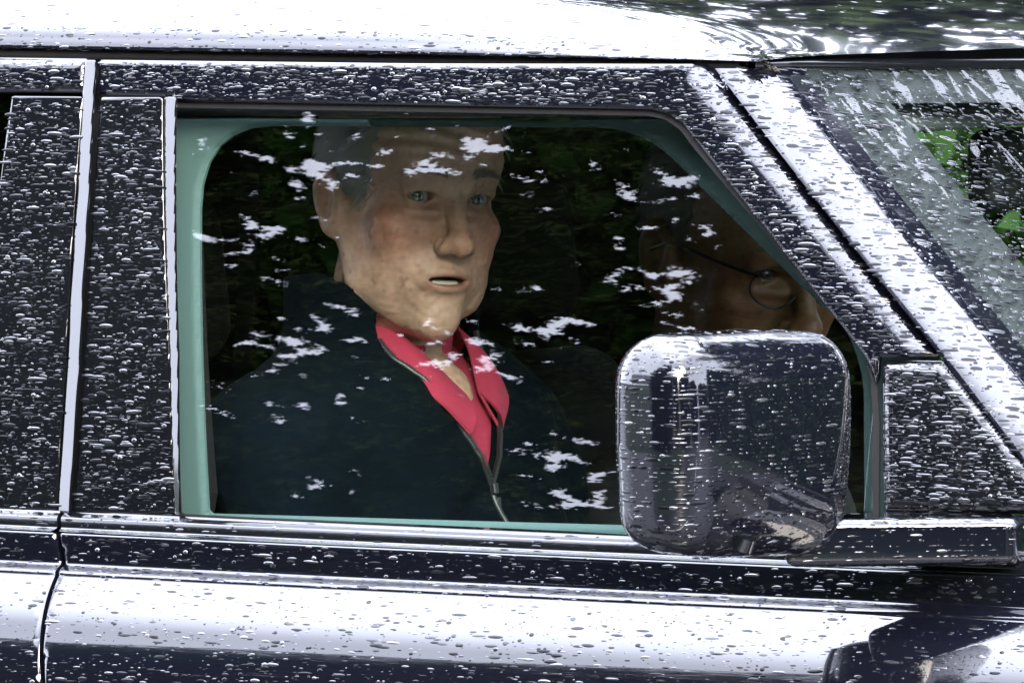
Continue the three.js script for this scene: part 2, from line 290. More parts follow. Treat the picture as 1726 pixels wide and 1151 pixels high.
// seam between the two doors, from the gutter to below the frame
const DSEAM = [[152, 99], [138, 330], [120, 620], [102, 866]];
const windowLoopPx = [[304, 869], [290, 172], [1092, 186], [1126, 192], [1152, 210], [1176, 242], [1300, 400], [1440, 578], [1462, 606], [1473, 640], [1477, 700], [1477, 925]];
const windowLoop = poly(windowLoopPx, up(0.004));

// --- front door, upper part
{
  const h = up(0.004);
  const frame = poly([[288, 868], [272, 161], ...[[160, 158]], [164, 100], [700, 106], ...shift(SEAM.slice(0, 4), -7), [1603, 618], [1486, 606], [1484, 930]], h);
  const hole = windowLoop;
  // painted upper frame: the ring round the glass, open to the pillar cover at the left and the sail at the right
  const seamLine = poly(shift(SEAM, -7), h), hRing = (x, y) => { let b = 1; for (let i = 0; i + 1 < seamLine.length; i++) { const [ax, ay] = seamLine[i], dx = seamLine[i + 1][0] - ax, dy = seamLine[i + 1][1] - ay, t = clamp(((x - ax) * dx + (y - ay) * dy) / (dx * dx + dy * dy), 0, 1); b = Math.min(b, Math.hypot(x - ax - t * dx, y - ay - t * dy)); } const k = Math.max(0, 0.032 - b); return h(x, y) - k * k / 0.07; };
  const ring = sheet({ loops: [poly([[270, 162], [160, 159], [164, 101], [700, 107], ...shift(SEAM.slice(0, 3), -7), [1578, 602], [1480, 602], [1477, 655], [1472, 632], [1458, 602], [1438, 575], [1298, 397], [1174, 240], [1150, 209], [1124, 191], [1092, 184], [288, 170], [288, 162]], h)], h: hRing, R: [0.006], cx: 0.003, cy: 0.003, skirt: 0.005, depth: 0.8 });
  part('door_frame', ring, carMat, frontDoor); rainSpots(ring, 3700, frontRain);
  const cover = sheet({ loops: [poly([[124, 866], [141, 620], [157, 330], [168, 164], [272, 164], [284, 600], [294, 866]], up(0.005))], h: up(0.005), R: [0.0015], cx: 0.003, cy: 0.003, skirt: 0.005, depth: 1 });
  part('pillar_cover', cover, M.gloss, frontDoor); rainSpots(cover, 2100, frontRain);
  const sail = sheet({ loops: [poly([[1482, 608], [1584, 608], [1700, 752], [1790, 868], [1484, 866]], up(0.006))], h: up(0.006), R: [0.016], cx: 0.003, cy: 0.003, skirt: 0.02, depth: 0.8 });
  part('sail_panel', sail, M.gloss, frontDoor); rainSpots(sail, 1800, frontRain);
  const bevel = (list, slope, d0) => { const n = list.length / 2, R = poly(list.slice(n), up(0.003)); const xr = (y) => { for (let i = 0; i + 1 < R.length; i++) { const [a, b] = [R[i], R[i + 1]]; if ((y - a[1]) * (y - b[1]) <= 0) return mix(a[0], b[0], (y - a[1]) / (b[1] - a[1])); } return (y > R[0][1]) === (R[0][1] > R[n - 1][1]) ? R[0][0] : R[n - 1][0]; }; return sheet({ loops: [poly(list, up(0.003))], h: (x, y) => hG(x, y) + d0 - slope * Math.max(0, xr(y) - x), R: [0.0015], cx: 0.0025, cy: 0.006, skirt: 0 }); };
  part('window_side_seal', bevel([[273, 163], [285, 600], [295, 868], [309, 868], [306, 600], [302, 163]], 0.34, 0.0085), M.gloss, frontDoor);
  part('door_edge', bevel([[141, 101], [128, 330], [111, 620], [96, 866], [123, 866], [140, 620], [156, 330], [168, 101]], 0.34, 0.0095), M.gloss, frontDoor);
  // rubber round the glass
  const big = poly(windowLoopPx.map(([X, Y]) => [X + (X < 700 ? -14 : 6), Y + (Y < 500 ? -8 : 12)]), up(-0.004));
  const inner = poly(windowLoopPx.map(([X, Y], i) => [X + (X < 400 ? 0 : X > 1110 ? -5 : 0), Y + (Y < 250 ? 9 : -3)]), up(-0.004));
  part('window_seal', sheet({ loops: [big, inner], h: up(-0.004), R: [0, 0], cx: 0.004, cy: 0.004, skirt: 0.003 }), M.rubber, frontDoor);
  part('window_glass', sheet({ loops: [poly(windowLoopPx.map(([X, Y]) => [X + (X < 700 ? -8 : 4), Y + (Y < 500 ? -5 : 14)]), up(-0.008))], h: up(-0.008), cx: 0.02, cy: 0.01, skirt: 0 }), M.glass, frontDoor);
  // lining of the frame inside the glass, with rounded opening
  const hin = up(-0.05), open = roundCorners(poly([[346, 866], [334, 212], [1075, 216], [1425, 560], [1450, 640], [1452, 900], [1050, 886]], hin), [0.004, 0.085, 0.05, 0.02, 0.02, 0.004, 0]);
  const outer = poly([[230, 960], [212, 197], [620, 200], [620, 500], [900, 800], [1462, 870], [1462, 980]], hin);
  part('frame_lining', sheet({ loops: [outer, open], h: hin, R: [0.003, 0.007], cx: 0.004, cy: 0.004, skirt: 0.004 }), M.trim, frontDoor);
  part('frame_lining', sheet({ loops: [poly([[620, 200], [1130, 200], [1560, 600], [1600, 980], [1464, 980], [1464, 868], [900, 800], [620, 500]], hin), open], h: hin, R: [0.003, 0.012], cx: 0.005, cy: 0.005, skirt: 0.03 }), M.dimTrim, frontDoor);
  part('frame_lining', sheet({ loops: [poly([[205, 110], [205, 194], [640, 197], [1130, 197], [1155, 212], [1450, 520], [1560, 560], [1140, 110]], hin)], h: up(-0.047), R: [0.003], cx: 0.006, cy: 0.006, skirt: 0.02 }), M.dark, frontDoor);
}
// --- rear door, upper part
{
  const h = up(0.004);
  const top = sheet({ loops: [poly([[-420, 92], [143, 99], [139, 157], [20, 156], [-420, 150]], h)], h, R: [0.012], cx: 0.004, cy: 0.003, skirt: 0.02, depth: 0.8 });
  part('door_frame', top, carMat, rearDoor); rainSpots(top, 900, rearRain);
  const cover = sheet({ loops: [poly([[-40, 858], [-24, 620], [-4, 330], [18, 162], [138, 163], [125, 330], [109, 620], [94, 861]], up(0.005))], h: up(0.005), R: [0.0015], cx: 0.003, cy: 0.003, skirt: 0.005, depth: 1 });
  part('pillar_cover', cover, M.gloss, rearDoor); rainSpots(cover, 2100, rearRain);
  part('window_glass', sheet({ loops: [poly([[-20, 872], [30, 140], [-420, 138], [-420, 850]], up(-0.006))], h: up(-0.006), cx: 0.03, cy: 0.02, skirt: 0 }), M.privacy, rearDoor);
}
// --- belt moulding, waist and shoulder
const yAt = (py) => onZ(0, py, 0.01).y;
const profile = [[856, 10], [862, 55], [866, 62], [869, 28], [880, 20], [882, -25], [884, 35], [887, 66], [890, 58], [892, 8], [902, 3], [938, 2], [943, 30], [947, 70], [953, 60], [957, 20], [960, 12], [962, 52], [985, 46], [1010, 39], [1035, 32], [1062, 26], [1088, 20], [1100, 14], [1130, 9], [1200, 4], [1500, -2], [1900, -8], [2500, -20]].map(([p, a]) => [yAt(p), Math.tan(a * Math.PI / 180)]);
const lowTable = []; {
  let z = 0.004; const y0 = profile[0][0], y1 = profile[profile.length - 1][0], N = 4000; let k = 0;
  for (let i = 0; i <= N; i++) { const y = mix(y0, y1, i / N); while (k < profile.length - 2 && y < profile[k + 1][0]) k++; const t = (y - profile[k][0]) / (profile[k + 1][0] - profile[k][0]); z += mix(profile[k][1], profile[k + 1][1], clamp(t, 0, 1)) * (y0 - y1) / N; lowTable.push(z); }
}
const YTOP = profile[0][0], YLOW = profile[profile.length - 1][0];
const hB = (x, y) => { const f = clamp((YTOP - y) / (YTOP - YLOW), 0, 1) * 4000, i = Math.min(3999, Math.floor(f)); return mix(lowTable[i], lowTable[i + 1], f - i) + plan(x); };
{
  const seamX = (py) => mix(102, 75, (py - 866) / 285);
  const at = (X, py) => { const p = onH(X, py, hB); return p.x; };
  const gapX = [[YTOP, at(101, 866)], [yAt(962), at(94, 967)], [yAt(1151), at(74, 1151)], [0.55, at(74, 1151) - 0.02]];
  const side = (s, y0, y1) => gapX.filter(([y]) => y < y0 && y > y1).map(([y, x]) => [x + s, y]);
  const xg = (y) => { for (let i = 0; i + 1 < gapX.length; i++) if (y >= gapX[i + 1][0]) return mix(gapX[i][1], gapX[i + 1][1], (gapX[i][0] - y) / (gapX[i][0] - gapX[i + 1][0])); return gapX[3][1]; };
  const yM = yAt(891), yS = YTOP - 0.0002;
  const make = (name, y0, y1, x0, x1, s, parent, mat, R, out, n, cy) => {
    const a = s > 0 ? [[xg(y1) + 0.0024, y1], ...side(0.0024, y0, y1).reverse(), [xg(y0) + 0.0024, y0], [x1, y0], [x1, y1]] : [[x0, y1], [x0, y0], [xg(y0) - 0.0024, y0], ...side(-0.0024, y0, y1), [xg(y1) - 0.0024, y1]];
    const g = sheet({ loops: [a], h: hB, R: [R], cx: 0.008, cy, skirt: 0.02 }); part(name, g, mat, parent); if (n) rainSpots(g, n, out); return g;
  };
  make('belt_moulding', yS, yM + 0.0008, -1.3, 0.8, 1, frontDoor, M.gloss, 0, frontRain, 260, 0.001);
  make('belt_moulding', yS, yM + 0.0008, -1.3, 0.8, -1, rearDoor, M.gloss, 0, rearRain, 160, 0.001);
  make('door_skin', yM, 0.45, -1.3, 0.8, 1, frontDoor, carMat, 0.003, null, 0, 0.0016);
  make('door_skin', yM, 0.45, -1.3, 0.8, -1, rearDoor, carMat, 0.003, null, 0, 0.0016);
  const low = (n, x0, x1, out) => { for (let i = 0; i < n; i++) { const y = mix(yAt(1180), yM - 0.002, rnd()), x = mix(x0, x1, rnd()); if (Math.abs(x - xg(y)) < 0.006) continue; const e = 0.0008; out.push([V(x, y, hB(x, y)), V((hB(x - e, y) - hB(x + e, y)) / (2 * e), (hB(x, y - e) - hB(x, y + e)) / (2 * e), 1).normalize(), 1]); } };
  seed(77); low(5200, xg(1.2), 0.75, frontRain); low(700, -0.75, xg(1.2), rearRain);
  // inner skin behind the gaps, door card
  part('body_side', merge([
    sheet({ loops: [[[-1.6, 0.4], [-1.6, yM - 0.005], [1.1, yM - 0.005], [1.1, 0.4]]], h: (x, y) => hB(x, y) - 0.028, cx: 0.1, cy: 0.01, skirt: 0.1 }),
    sheet({ loops: [poly([[-60, 880], [10, 100], [232, 110], [262, 880]], up(-0.03))], h: up(-0.03), cx: 0.02, cy: 0.02, skirt: 0.12 }),
    box(3.0, 0.75, 0.03, -0.4, 0.8, -0.1, 0.01)]), M.dark, car);
}

// --- roof with its rail and gutter
const yR = (py) => onH(0, py, up(0)).y, yGut = yR(97), zGut = hG(0, yGut);
{
  const zs = zGut, prof = [[yGut - 0.002, zs - 0.030], [yR(90), zs - 0.022], [yR(84), zs - 0.014], [yR(81), zs - 0.006], [yR(79), zs - 0.004], [yR(60), zs - 0.0098], [yR(47), zs - 0.0150], [yR(44), zs - 0.0170], [yR(36), zs - 0.0235], [yR(20), zs - 0.0365], [yR(4), zs - 0.055], [yR(-8), zs - 0.073], [yR(-22), zs - 0.105], [yR(-36), zs - 0.17], [yR(-46), zs - 0.28], [yR(-52), zs - 0.45], [yR(-54), ZC]];
  const curve = new THREE.CatmullRomCurve3(prof.map(([y, z]) => V(0, y, z)), false, 'centripetal');
  const tbl = curve.getPoints(600).map((p) => [p.y, p.z]);
  const lens = [0]; for (let i = 1; i < tbl.length; i++) lens.push(lens[i - 1] + Math.hypot(tbl[i][0] - tbl[i - 1][0], tbl[i][1] - tbl[i - 1][1]));
  const at = (s) => { // more rows near the rail
    const v = s * s * (tbl.length - 1), i = Math.min(tbl.length - 2, Math.floor(v)), f = v - i; return [mix(tbl[i][0], tbl[i + 1][0], f), mix(tbl[i][1], tbl[i + 1][1], f)]; };
  const head = (z) => 0.222 + 0.14 * (1 - Math.pow((z - ZC) / (zs - ZC), 2));
  const f = (side) => (u, v) => { const [y, z] = at(v), xh = head(z), x = mix(-1.9, xh, Math.pow(u, 0.6)), k = smooth(0.0, 0.5, (x - xh + 0.45)) , rise = Math.max(0, y - yR(84)); const zz = z + plan(x) * 0.7; return V(x, y - rise * 0.92 * Math.pow(clamp((x - xh + 0.5) / 0.5, 0, 1), 2.2), side > 0 ? zz : 2 * ZC - zz); };
  const near = grid(110, 150, f(1)), far = grid(40, 50, f(-1), true);
  part('roof', merge([near, far].map((g) => { const c = g.clone(); return c; })), carMat, car);
  seed(31); for (let i = 0; i < 9000; i++) { const s = near.sample(); if (s[0].x > -0.75) bodyRain.push([...s, 0.9]); }
  part('roof_gutter', tube([V(-1.9, yR(91), zs - 0.016 + plan(-1.9) * 0.7), V(-0.8, yR(91), zs - 0.016 + plan(-0.8) * 0.7), V(0.2, yR(91), zs - 0.016 + plan(0.2) * 0.7)], 0.006, 30, 8), M.rubber, car);
  // headlining
  part('headlining', grid(30, 20, (u, v) => { const z = mix(zs - 0.05, 2 * ZC - zs + 0.05, v), k = 1 - Math.pow((z - ZC) / (zs - ZC), 2), x = mix(-1.8, head(z) - 0.03, u); return V(x, yGut - 0.03 + 0.05 * k - 0.05 * Math.pow(u, 8), z); }), M.liner, car);
}

// --- windscreen pillar and windscreen
const seam3 = new THREE.CatmullRomCurve3(shift(SEAM, 8).map(([X, Y]) => onH(X, Y, up(0.002))));
const BULGE = 0.12;
const pillarAt = (t, s) => { // s = 0 at the gap .. 1 at the glass
  const q = seam3.getPoint(t), d = seam3.getTangent(t), n0 = V(-(hG(q.x + 1e-3, q.y) - hG(q.x - 1e-3, q.y)) / 2e-3, -(hG(q.x, q.y + 1e-3) - hG(q.x, q.y - 1e-3)) / 2e-3, 1).normalize();
  let e0 = n0.clone().cross(d).normalize(); if (e0.x < 0) e0.negate();
  const m = V(2 * BULGE / 0.66, 0, -1).normalize(); m.addScaledVector(d, -m.dot(d)).normalize();
  const L = 0.085, N = 24, p = q.clone(), steps = Math.round(s * N);
  const dir = (w) => { const k = clamp(0.36 + w * 0.86, 0, 1); return e0.clone().multiplyScalar(1 - k).addScaledVector(m, k).normalize(); };
  for (let i = 0; i < N; i++) { const w0 = i / N, w1 = Math.min(s, (i + 1) / N); if (w1 <= w0) break; const sink = w0 < 0.06 ? -0.1 + w0 * 1.6 : 0; p.addScaledVector(dir((w0 + w1) / 2), L * (w1 - w0)).addScaledVector(n0, sink * L * (w1 - w0) * -1); }
  return p;
};
const yHead = seam3.getPoint(0).y - 0.004;
const tTop = (s) => { let a = -0.001, b = 0.5; for (let i = 0; i < 22; i++) { const m = (a + b) / 2; if (pillarAt(Math.max(0, m), s).y > yHead) a = m; else b = m; } return Math.max(0, (a + b) / 2); };
const tops = Array.from({ length: 21 }, (_, i) => tTop(i / 20)), topAt = (s) => { const i = Math.min(19, Math.floor(s * 20)); return mix(tops[i], tops[i + 1], s * 20 - i); };
const screenAt = (t0, u) => { const t = mix(tops[20] + 0.03 * (1 - Math.pow(2 * u - 1, 2)), 1, t0), e = pillarAt(t, 1), w = mix(-1, 1, u), hw = e.z - ZC; return V(e.x + BULGE * (1 - w * w) * (hw / 0.66), e.y + 0.004 * (1 - w * w), ZC - w * hw); };
{
  const pil = grid(60, 60, (u, v) => pillarAt(mix(topAt(v), 1, u), v), true);
  part('windscreen_pillar', pil, carMat, car);
  seed(41); for (let i = 0; i < 2200; i++) bodyRain.push([...pil.sample(), 1.1]);
  part('windscreen_pillar', grid(20, 12, (u, v) => { const p = pillarAt(mix(topAt(v), 1, u), v); p.z = 2 * ZC - p.z; return p; }), carMat, car);
  const ws = grid(40, 60, (u, v) => screenAt(u, v), true);
  part('windscreen', ws, M.screen, car);
  seed(43); for (let i = 0; i < 8500; i++) { const t = rnd(), v = Math.pow(rnd(), 1.3) * 0.3, e = 1e-3, p = screenAt(t, v), n = screenAt(Math.min(1, t + e), v).sub(p).cross(screenAt(t, v + e).sub(p)).normalize(); if (n.z < 0) n.negate(); bodyRain.push([p, n, 0.9]); }
  { const hp = []; for (let i = 0; i <= 24; i++) hp.push(screenAt(0, i / 24).add(V(-0.004, 0.004, 0))); hp.unshift(pillarAt(topAt(0.4), 0.4).add(V(-0.004, 0.004, 0))); const b = hp[0].clone(); b.z = 2 * ZC - b.z; hp.push(b); part('header_moulding', tube(hp, 0.006, 80, 10), M.gloss, car); }
  const inset = (p) => p.add(V(-0.0022, -0.002, -0.001));
  const frit = merge([grid(40, 8, (u, v) => inset(screenAt(u, v * 0.062)), true), grid(40, 8, (u, v) => inset(screenAt(u, 1 - v * 0.062)), false), grid(8, 40, (u, v) => inset(screenAt(u * 0.08, mix(0.062, 0.938, v))), true)]);
  part('windscreen_border', frit, M.dark, car);
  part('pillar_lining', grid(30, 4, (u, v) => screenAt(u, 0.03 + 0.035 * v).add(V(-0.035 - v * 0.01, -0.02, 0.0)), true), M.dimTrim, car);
}
rain(bodyRain, car);

// --- wing mirror
const wingMirror = sub('wing_mirror', car);
{
  const c = onZ(1240, 748, 0.2), q = new THREE.Quaternion().setFromEuler(new THREE.Euler(0, -0.27, 0)), qi = q.clone().invert(), w = V(0, 0, 0);
  const shell = (x, y, z) => {
    w.set(x - c.x, y - c.y, z - c.z).applyQuaternion(qi); const lx = w.x, ly = w.y, lz = w.z;
    const taper = 1 - 0.06 * clamp((-ly) / 0.1, 0, 1), drop = 0.05 * Math.max(0, -lz - 0.02);
    let d = rbox(lx / taper, ly + drop, lz / taper, 0.060, 0.105, 0.125, 0.047);
    d = smax(d, Math.hypot(lx + 0.36, ly * 0.9 - 0.01, lz * 0.8) - 0.418, 0.02);            // crowned front
    d = smax(d, -ly * 0.85 + lz * 0.22 - 0.105, 0.02);
    return d;
  };
  const g = field(shell, V(c.x - 0.13, c.y - 0.13, c.z - 0.15), V(c.x + 0.13, c.y + 0.13, c.z + 0.15), 0.004);
  part('mirror_shell', g, carMat, wingMirror);
  // arm to the door
  const a0 = onZ(1430, 910, 0.075), a1 = onH(1690, 908, up(0.0)), am = a0.clone().add(a1).multiplyScalar(0.5);
  const arm = (x, y, z) => { const f = clamp((x - a0.x) / (a1.x - a0.x), -0.3, 1.2), zz = mix(a0.z, a1.z, f), yy = mix(a0.y, a1.y, f); return rbox(x - am.x, y - yy, (z - zz) * 0.8, (a1.x - a0.x) / 2 + 0.03, 0.0225, 0.042, 0.009); };
  const armG = field(arm, V(a0.x - 0.08, a1.y - 0.06, -0.1), V(a1.x + 0.08, a0.y + 0.06, a0.z + 0.08), 0.005); part('mirror_arm', armG, carMat, wingMirror);
  const spots = [], P = g.attributes.position, N = g.attributes.normal; seed(51);
  for (let i = 0; i < 6500; i++) { const k = Math.floor(rnd() * P.count); spots.push([V(P.getX(k), P.getY(k), P.getZ(k)), V(N.getX(k), N.getY(k), N.getZ(k)), 0.9]); }
  for (let i = 0; i < 900; i++) { const Q = armG.attributes.position, k = Math.floor(rnd() * Q.count), W = armG.attributes.normal; spots.push([V(Q.getX(k), Q.getY(k), Q.getZ(k)), V(W.getX(k), W.getY(k), W.getZ(k)), 0.9]); }
  rain(spots, wingMirror);
  const lensAt = c.clone().add(V(0.012, -0.098, 0.045)), lens = new THREE.CylinderGeometry(0.011, 0.013, 0.012, 20); part('camera_lens', lens.rotateZ(-0.5).translate(lensAt.x + 0.02, lensAt.y + 0.012, lensAt.z), M.gloss, wingMirror);
  const mg = new RoundedBoxGeometry(0.004, 0.14, 0.16, 3, 0.002); mg.translate(-0.061, 0, 0); mg.applyQuaternion(q); mg.translate(c.x, c.y, c.z); part('mirror_glass', mg, std({ name: 'mirror', color: rgb(0.8, 0.8, 0.8), metalness: 1, roughness: 0.03 }), wingMirror);
}
seed(61); rain(frontRain, frontDoor); rain(rearRain, rearDoor);

// --- cabin
{
  const far = (loops, h, o = {}) => sheet({ loops, h, cx: 0.03, cy: 0.02, mirror: ZC, ...o });
  const y0 = BELT, yt = yGut - 0.03;
  const fw = [[-0.42, y0], [-0.36, yt - 0.03], [0.12, yt - 0.03], [0.47, y0 + 0.03], [0.47, y0]], rw = [[-1.25, y0], [-1.2, yt - 0.03], [-0.52, yt - 0.03], [-0.58, y0]];
  const fd = sub('far_door', car);
  part('door_frame', far([[[-1.9, 0.4], [-1.9, yGut], [0.2, yGut], [0.72, y0 - 0.02], [0.9, 0.4]], fw, rw], up(0.0), { skirt: 0.05 }), M.dark, fd);
  part('window_glass', far([fw], up(-0.01), { skirt: 0 }), M.glass, fd); part('window_glass', far([rw], up(-0.01), { skirt: 0 }), M.privacy, fd);
  part('cabin_floor', box(3.0, 0.05, 1.45, -0.5, 0.5, ZC), M.dark, car);
  part('rear_bulkhead', box(0.05, 1.1, 1.45, -1.85, 1.1, ZC), M.dark, car);
  part('bonnet', grid(20, 20, (u, v) => { const z = mix(-0.03, 2 * ZC + 0.03, v), k = 1 - Math.pow((z - ZC) / 0.76, 2); return V(mix(0.62, 1.75, u), 1.12 + 0.06 * k - 0.12 * u * u, z); }), carMat, car);
  part('dashboard', box(0.45, 0.3, 1.4, 0.55, 1.0, ZC, 0.08), M.dark, car);
  part('sun_visor', box(0.13, 0.016, 0.42, 0, 0, 0, 0.007).rotateZ(-0.75).translate(0.245, 1.645, -0.46), M.liner, car);
  part('sun_visor', box(0.13, 0.016, 0.42, 0, 0, 0, 0.007).rotateZ(-0.75).translate(0.245, 1.645, 2 * ZC + 0.46), M.liner, car);
  const rv = sub('rear_view_mirror', car); part('mirror_housing', box(0.04, 0.085, 0.25, 0.175, 1.545, ZC + 0.02, 0.018), M.dark, rv); part('mirror_stem', tube([V(0.18, 1.56, ZC + 0.02), V(0.24, 1.60, ZC), V(0.30, 1.66, ZC)], 0.01), M.dark, rv);
  const sw = new THREE.TorusGeometry(0.185, 0.016, 10, 40); sw.rotateY(Math.PI / 2); sw.rotateZ(0.4); sw.translate(0.2, 1.1, -1.15); part('steering_wheel', sw, M.leather, car);
  for (const z of [-0.42, 2 * ZC + 0.42]) {
    const s = sub('seat', car);
    const back = new RoundedBoxGeometry(0.15, 0.62, 0.5, 4, 0.06); back.rotateZ(0.2); back.translate(-0.66, 1.0, z); part('seat_back', back, M.leather, s);
    const hd = new RoundedBoxGeometry(0.11, 0.19, 0.27, 4, 0.05); hd.rotateZ(0.12); hd.translate(-0.70, 1.42, z); part('headrest', hd, M.leather, s);
    part('seat_cushion', box(0.5, 0.16, 0.5, -0.4, 0.72, z, 0.06), M.leather, s);
  }
  part('rear_seat', merge([box(0.16, 0.65, 1.3, -1.45, 1.05, ZC, 0.06), box(0.12, 0.2, 0.28, -1.48, 1.46, ZC + 0.35, 0.05), box(0.12, 0.2, 0.28, -1.48, 1.46, ZC - 0.35, 0.05)]), M.leather, car);
}

// ------------------------------------------------------------------ the two men
function headField(o) {
  // eyes at y = 0, face towards +z, metres
  return (x, y, z) => {
    const X = Math.abs(x); let d = ell(x, y - 0.036, z + 0.018, 0.077, 0.092, 0.098);
    d = smin(d, ell(x, y - 0.045, z - 0.045, 0.062, 0.058, 0.042), 0.04);                   // forehead
    d = smin(d, ell(x, y + 0.045, z - 0.026, 0.058, 0.075, 0.056), 0.03);                   // middle of the face
    d = smin(d, cap(X, y, z, 0.061, -0.030, -0.012, 0.049, -0.088, 0.018, 0.019, 0.0195), 0.03);   // jaw
    d = smin(d, cap(X, y, z, 0.049, -0.088, 0.018, 0.0, -0.123, 0.063, 0.0195, 0.018), 0.025);
    d = smin(d, ell(x, y + 0.116, z - 0.071, 0.022, 0.017, 0.017), 0.02);                   // chin
    d = smin(d, ell(X - 0.044, y + 0.030, z - 0.056, 0.023, 0.016, 0.018), 0.022);          // cheekbone
    d = smin(d, ell(X - 0.038, y + 0.060, z - 0.046, 0.022, 0.034, 0.022), 0.026);           // cheek
    d = smin(d, ell(X - 0.043, y + 0.094, z - 0.040, 0.015, 0.019, 0.015), 0.014);          // jowl
    d = smax(d, -ell(X - 0.033, y + 0.002, z - 0.097, 0.021, 0.0135, 0.0205), 0.012);       // socket
    d = smin(d, cap(X, y, z, 0.012, 0.0175, 0.0815, 0.044, 0.0195, 0.066, 0.0105, 0.009), 0.014);  // brow
    d = smin(d, cap(X, y, z, 0.016, 0.0090, 0.0840, 0.046, 0.0066, 0.0710, 0.0046, 0.0058), 0.006); // hooded lid
    d = smin(d, cap(X, y, z, 0.018, -0.0148, 0.0820, 0.043, -0.0165, 0.0715, 0.0052, 0.0054), 0.006); // bag under the eye
    d = smin(d, cap(x, y, z, 0, 0.010, 0.0815, 0, -0.036, 0.105, 0.0075, 0.0105), 0.012);   // nose
    d = smin(d, ell(x, y + 0.0425, z - 0.107, 0.0135, 0.0120, 0.0130), 0.009);
    d = smin(d, ell(X - 0.0140, y + 0.046, z - 0.0955, 0.0078, 0.0088, 0.0115), 0.007);
    d = smax(d, -ell(X - 0.0072, y + 0.0555, z - 0.103, 0.0044, 0.004, 0.0065), 0.003);
    d = smin(d, ell(x, y + 0.080, z - 0.068, 0.034, 0.024, 0.022), 0.02);                   // muzzle
    d = smax(d, -cap(X, y, z, 0.020, -0.041, 0.0985, 0.037, -0.084, 0.080, 0.0034), 0.006); // fold from nose to mouth
    d = smax(d, -cap(X, y, z, 0.030, -0.092, 0.083, 0.037, -0.112, 0.070, 0.0028), 0.006);
    d = smax(d, -cap(X, y, z, 0.016, -0.0215, 0.090, 0.040, -0.0235, 0.0815, 0.0018), 0.005);  // crease under the eye
    for (let k = -1; k < 2; k++) d = smax(d, -cap(X, y, z, 0.056, -0.002 + k * 0.004, 0.066, 0.069, 0.002 + k * 0.011, 0.047, 0.0007), 0.004);
    // mouth
    const a = X / 0.027, my = -0.0765 - 0.004 * a * a, mz = 0.0905 - 0.013 * a * a;
    if (a < 1.2) {
      d = smin(d, Math.hypot((y - my - 0.0040 * (1 - a * a)) * 1.0, z - mz) - 0.0038 * Math.sqrt(Math.max(0.05, 1 - a * a * 0.7)), 0.006);
      d = smin(d, Math.hypot(y - my + 0.0105 * (1 - a * a * 0.8), z - mz + 0.0005) - 0.0047 * Math.sqrt(Math.max(0.05, 1 - a * a * 0.8)), 0.006);
    }
    d = smax(d, -ell(x, y + 0.0800, z - 0.088, 0.021, o.mouth, 0.018), 0.003);
    d = smax(d, -ell(x, y + 0.1005, z - 0.098, 0.020, 0.004, 0.008), 0.01);                 // under the lower lip
    // lids round the eyeball
    const ex = X - 0.0330, ey = y, ez = z - 0.0672, r = Math.hypot(ex, ey, ez);
    let lid = Math.max(r - 0.0137, 0.0120 - r); const op = ((ex / 0.0128) ** 2 + ((ey - 0.0004) / (ey > 0.0004 ? 0.0049 : 0.0046)) ** 2 - 1) * 0.0042; if (ez > -0.004) { d = smin(d, r - 0.0137, 0.004); d = smax(d, -Math.max(op, 0.0 - ez), 0.0012); }
    // ears
    const qx = X - 0.081 - 0.25 * Math.max(0, -0.012 - z) , qy = y + 0.012, qz = z + 0.018 + 0.22 * qy;
    let ear = ell(qx, qy, qz, 0.009, 0.032, 0.020); ear = smax(ear, -ell(qx - 0.008, qy - 0.002, qz - 0.002, 0.008, 0.020, 0.011), 0.006); ear = smin(ear, ell(qx + 0.002, qy + 0.028, qz + 0.004, 0.0075, 0.011, 0.010), 0.006);
    d = smin(d, ear, 0.008);
    // neck
    d = smin(d, cap(x, y, z, 0, -0.06, -0.022, o.neck.x, o.neck.y, o.neck.z, 0.055, 0.062), 0.025);
    if (o.chest) d = smin(d, cap(x, y, z, o.neck.x, o.neck.y, o.neck.z, o.chest.x, o.chest.y, o.chest.z, 0.05, 0.045), 0.03);
    d = smin(d, ell(x, y + 0.112, z - 0.014, 0.036, 0.026, 0.042), 0.025);                   // under the chin
    d += 0.0011 * noise.noise(x * 45, y * 45, z * 45) + 0.0005 * noise.noise(x * 110, y * 150, z * 110) + 0.0010 * Math.sin(y * 420 + 3 * Math.sin(x * 40)) * smooth(0.03, 0.05, y) * smooth(0.03, 0.06, z);
    return d;
  };
}
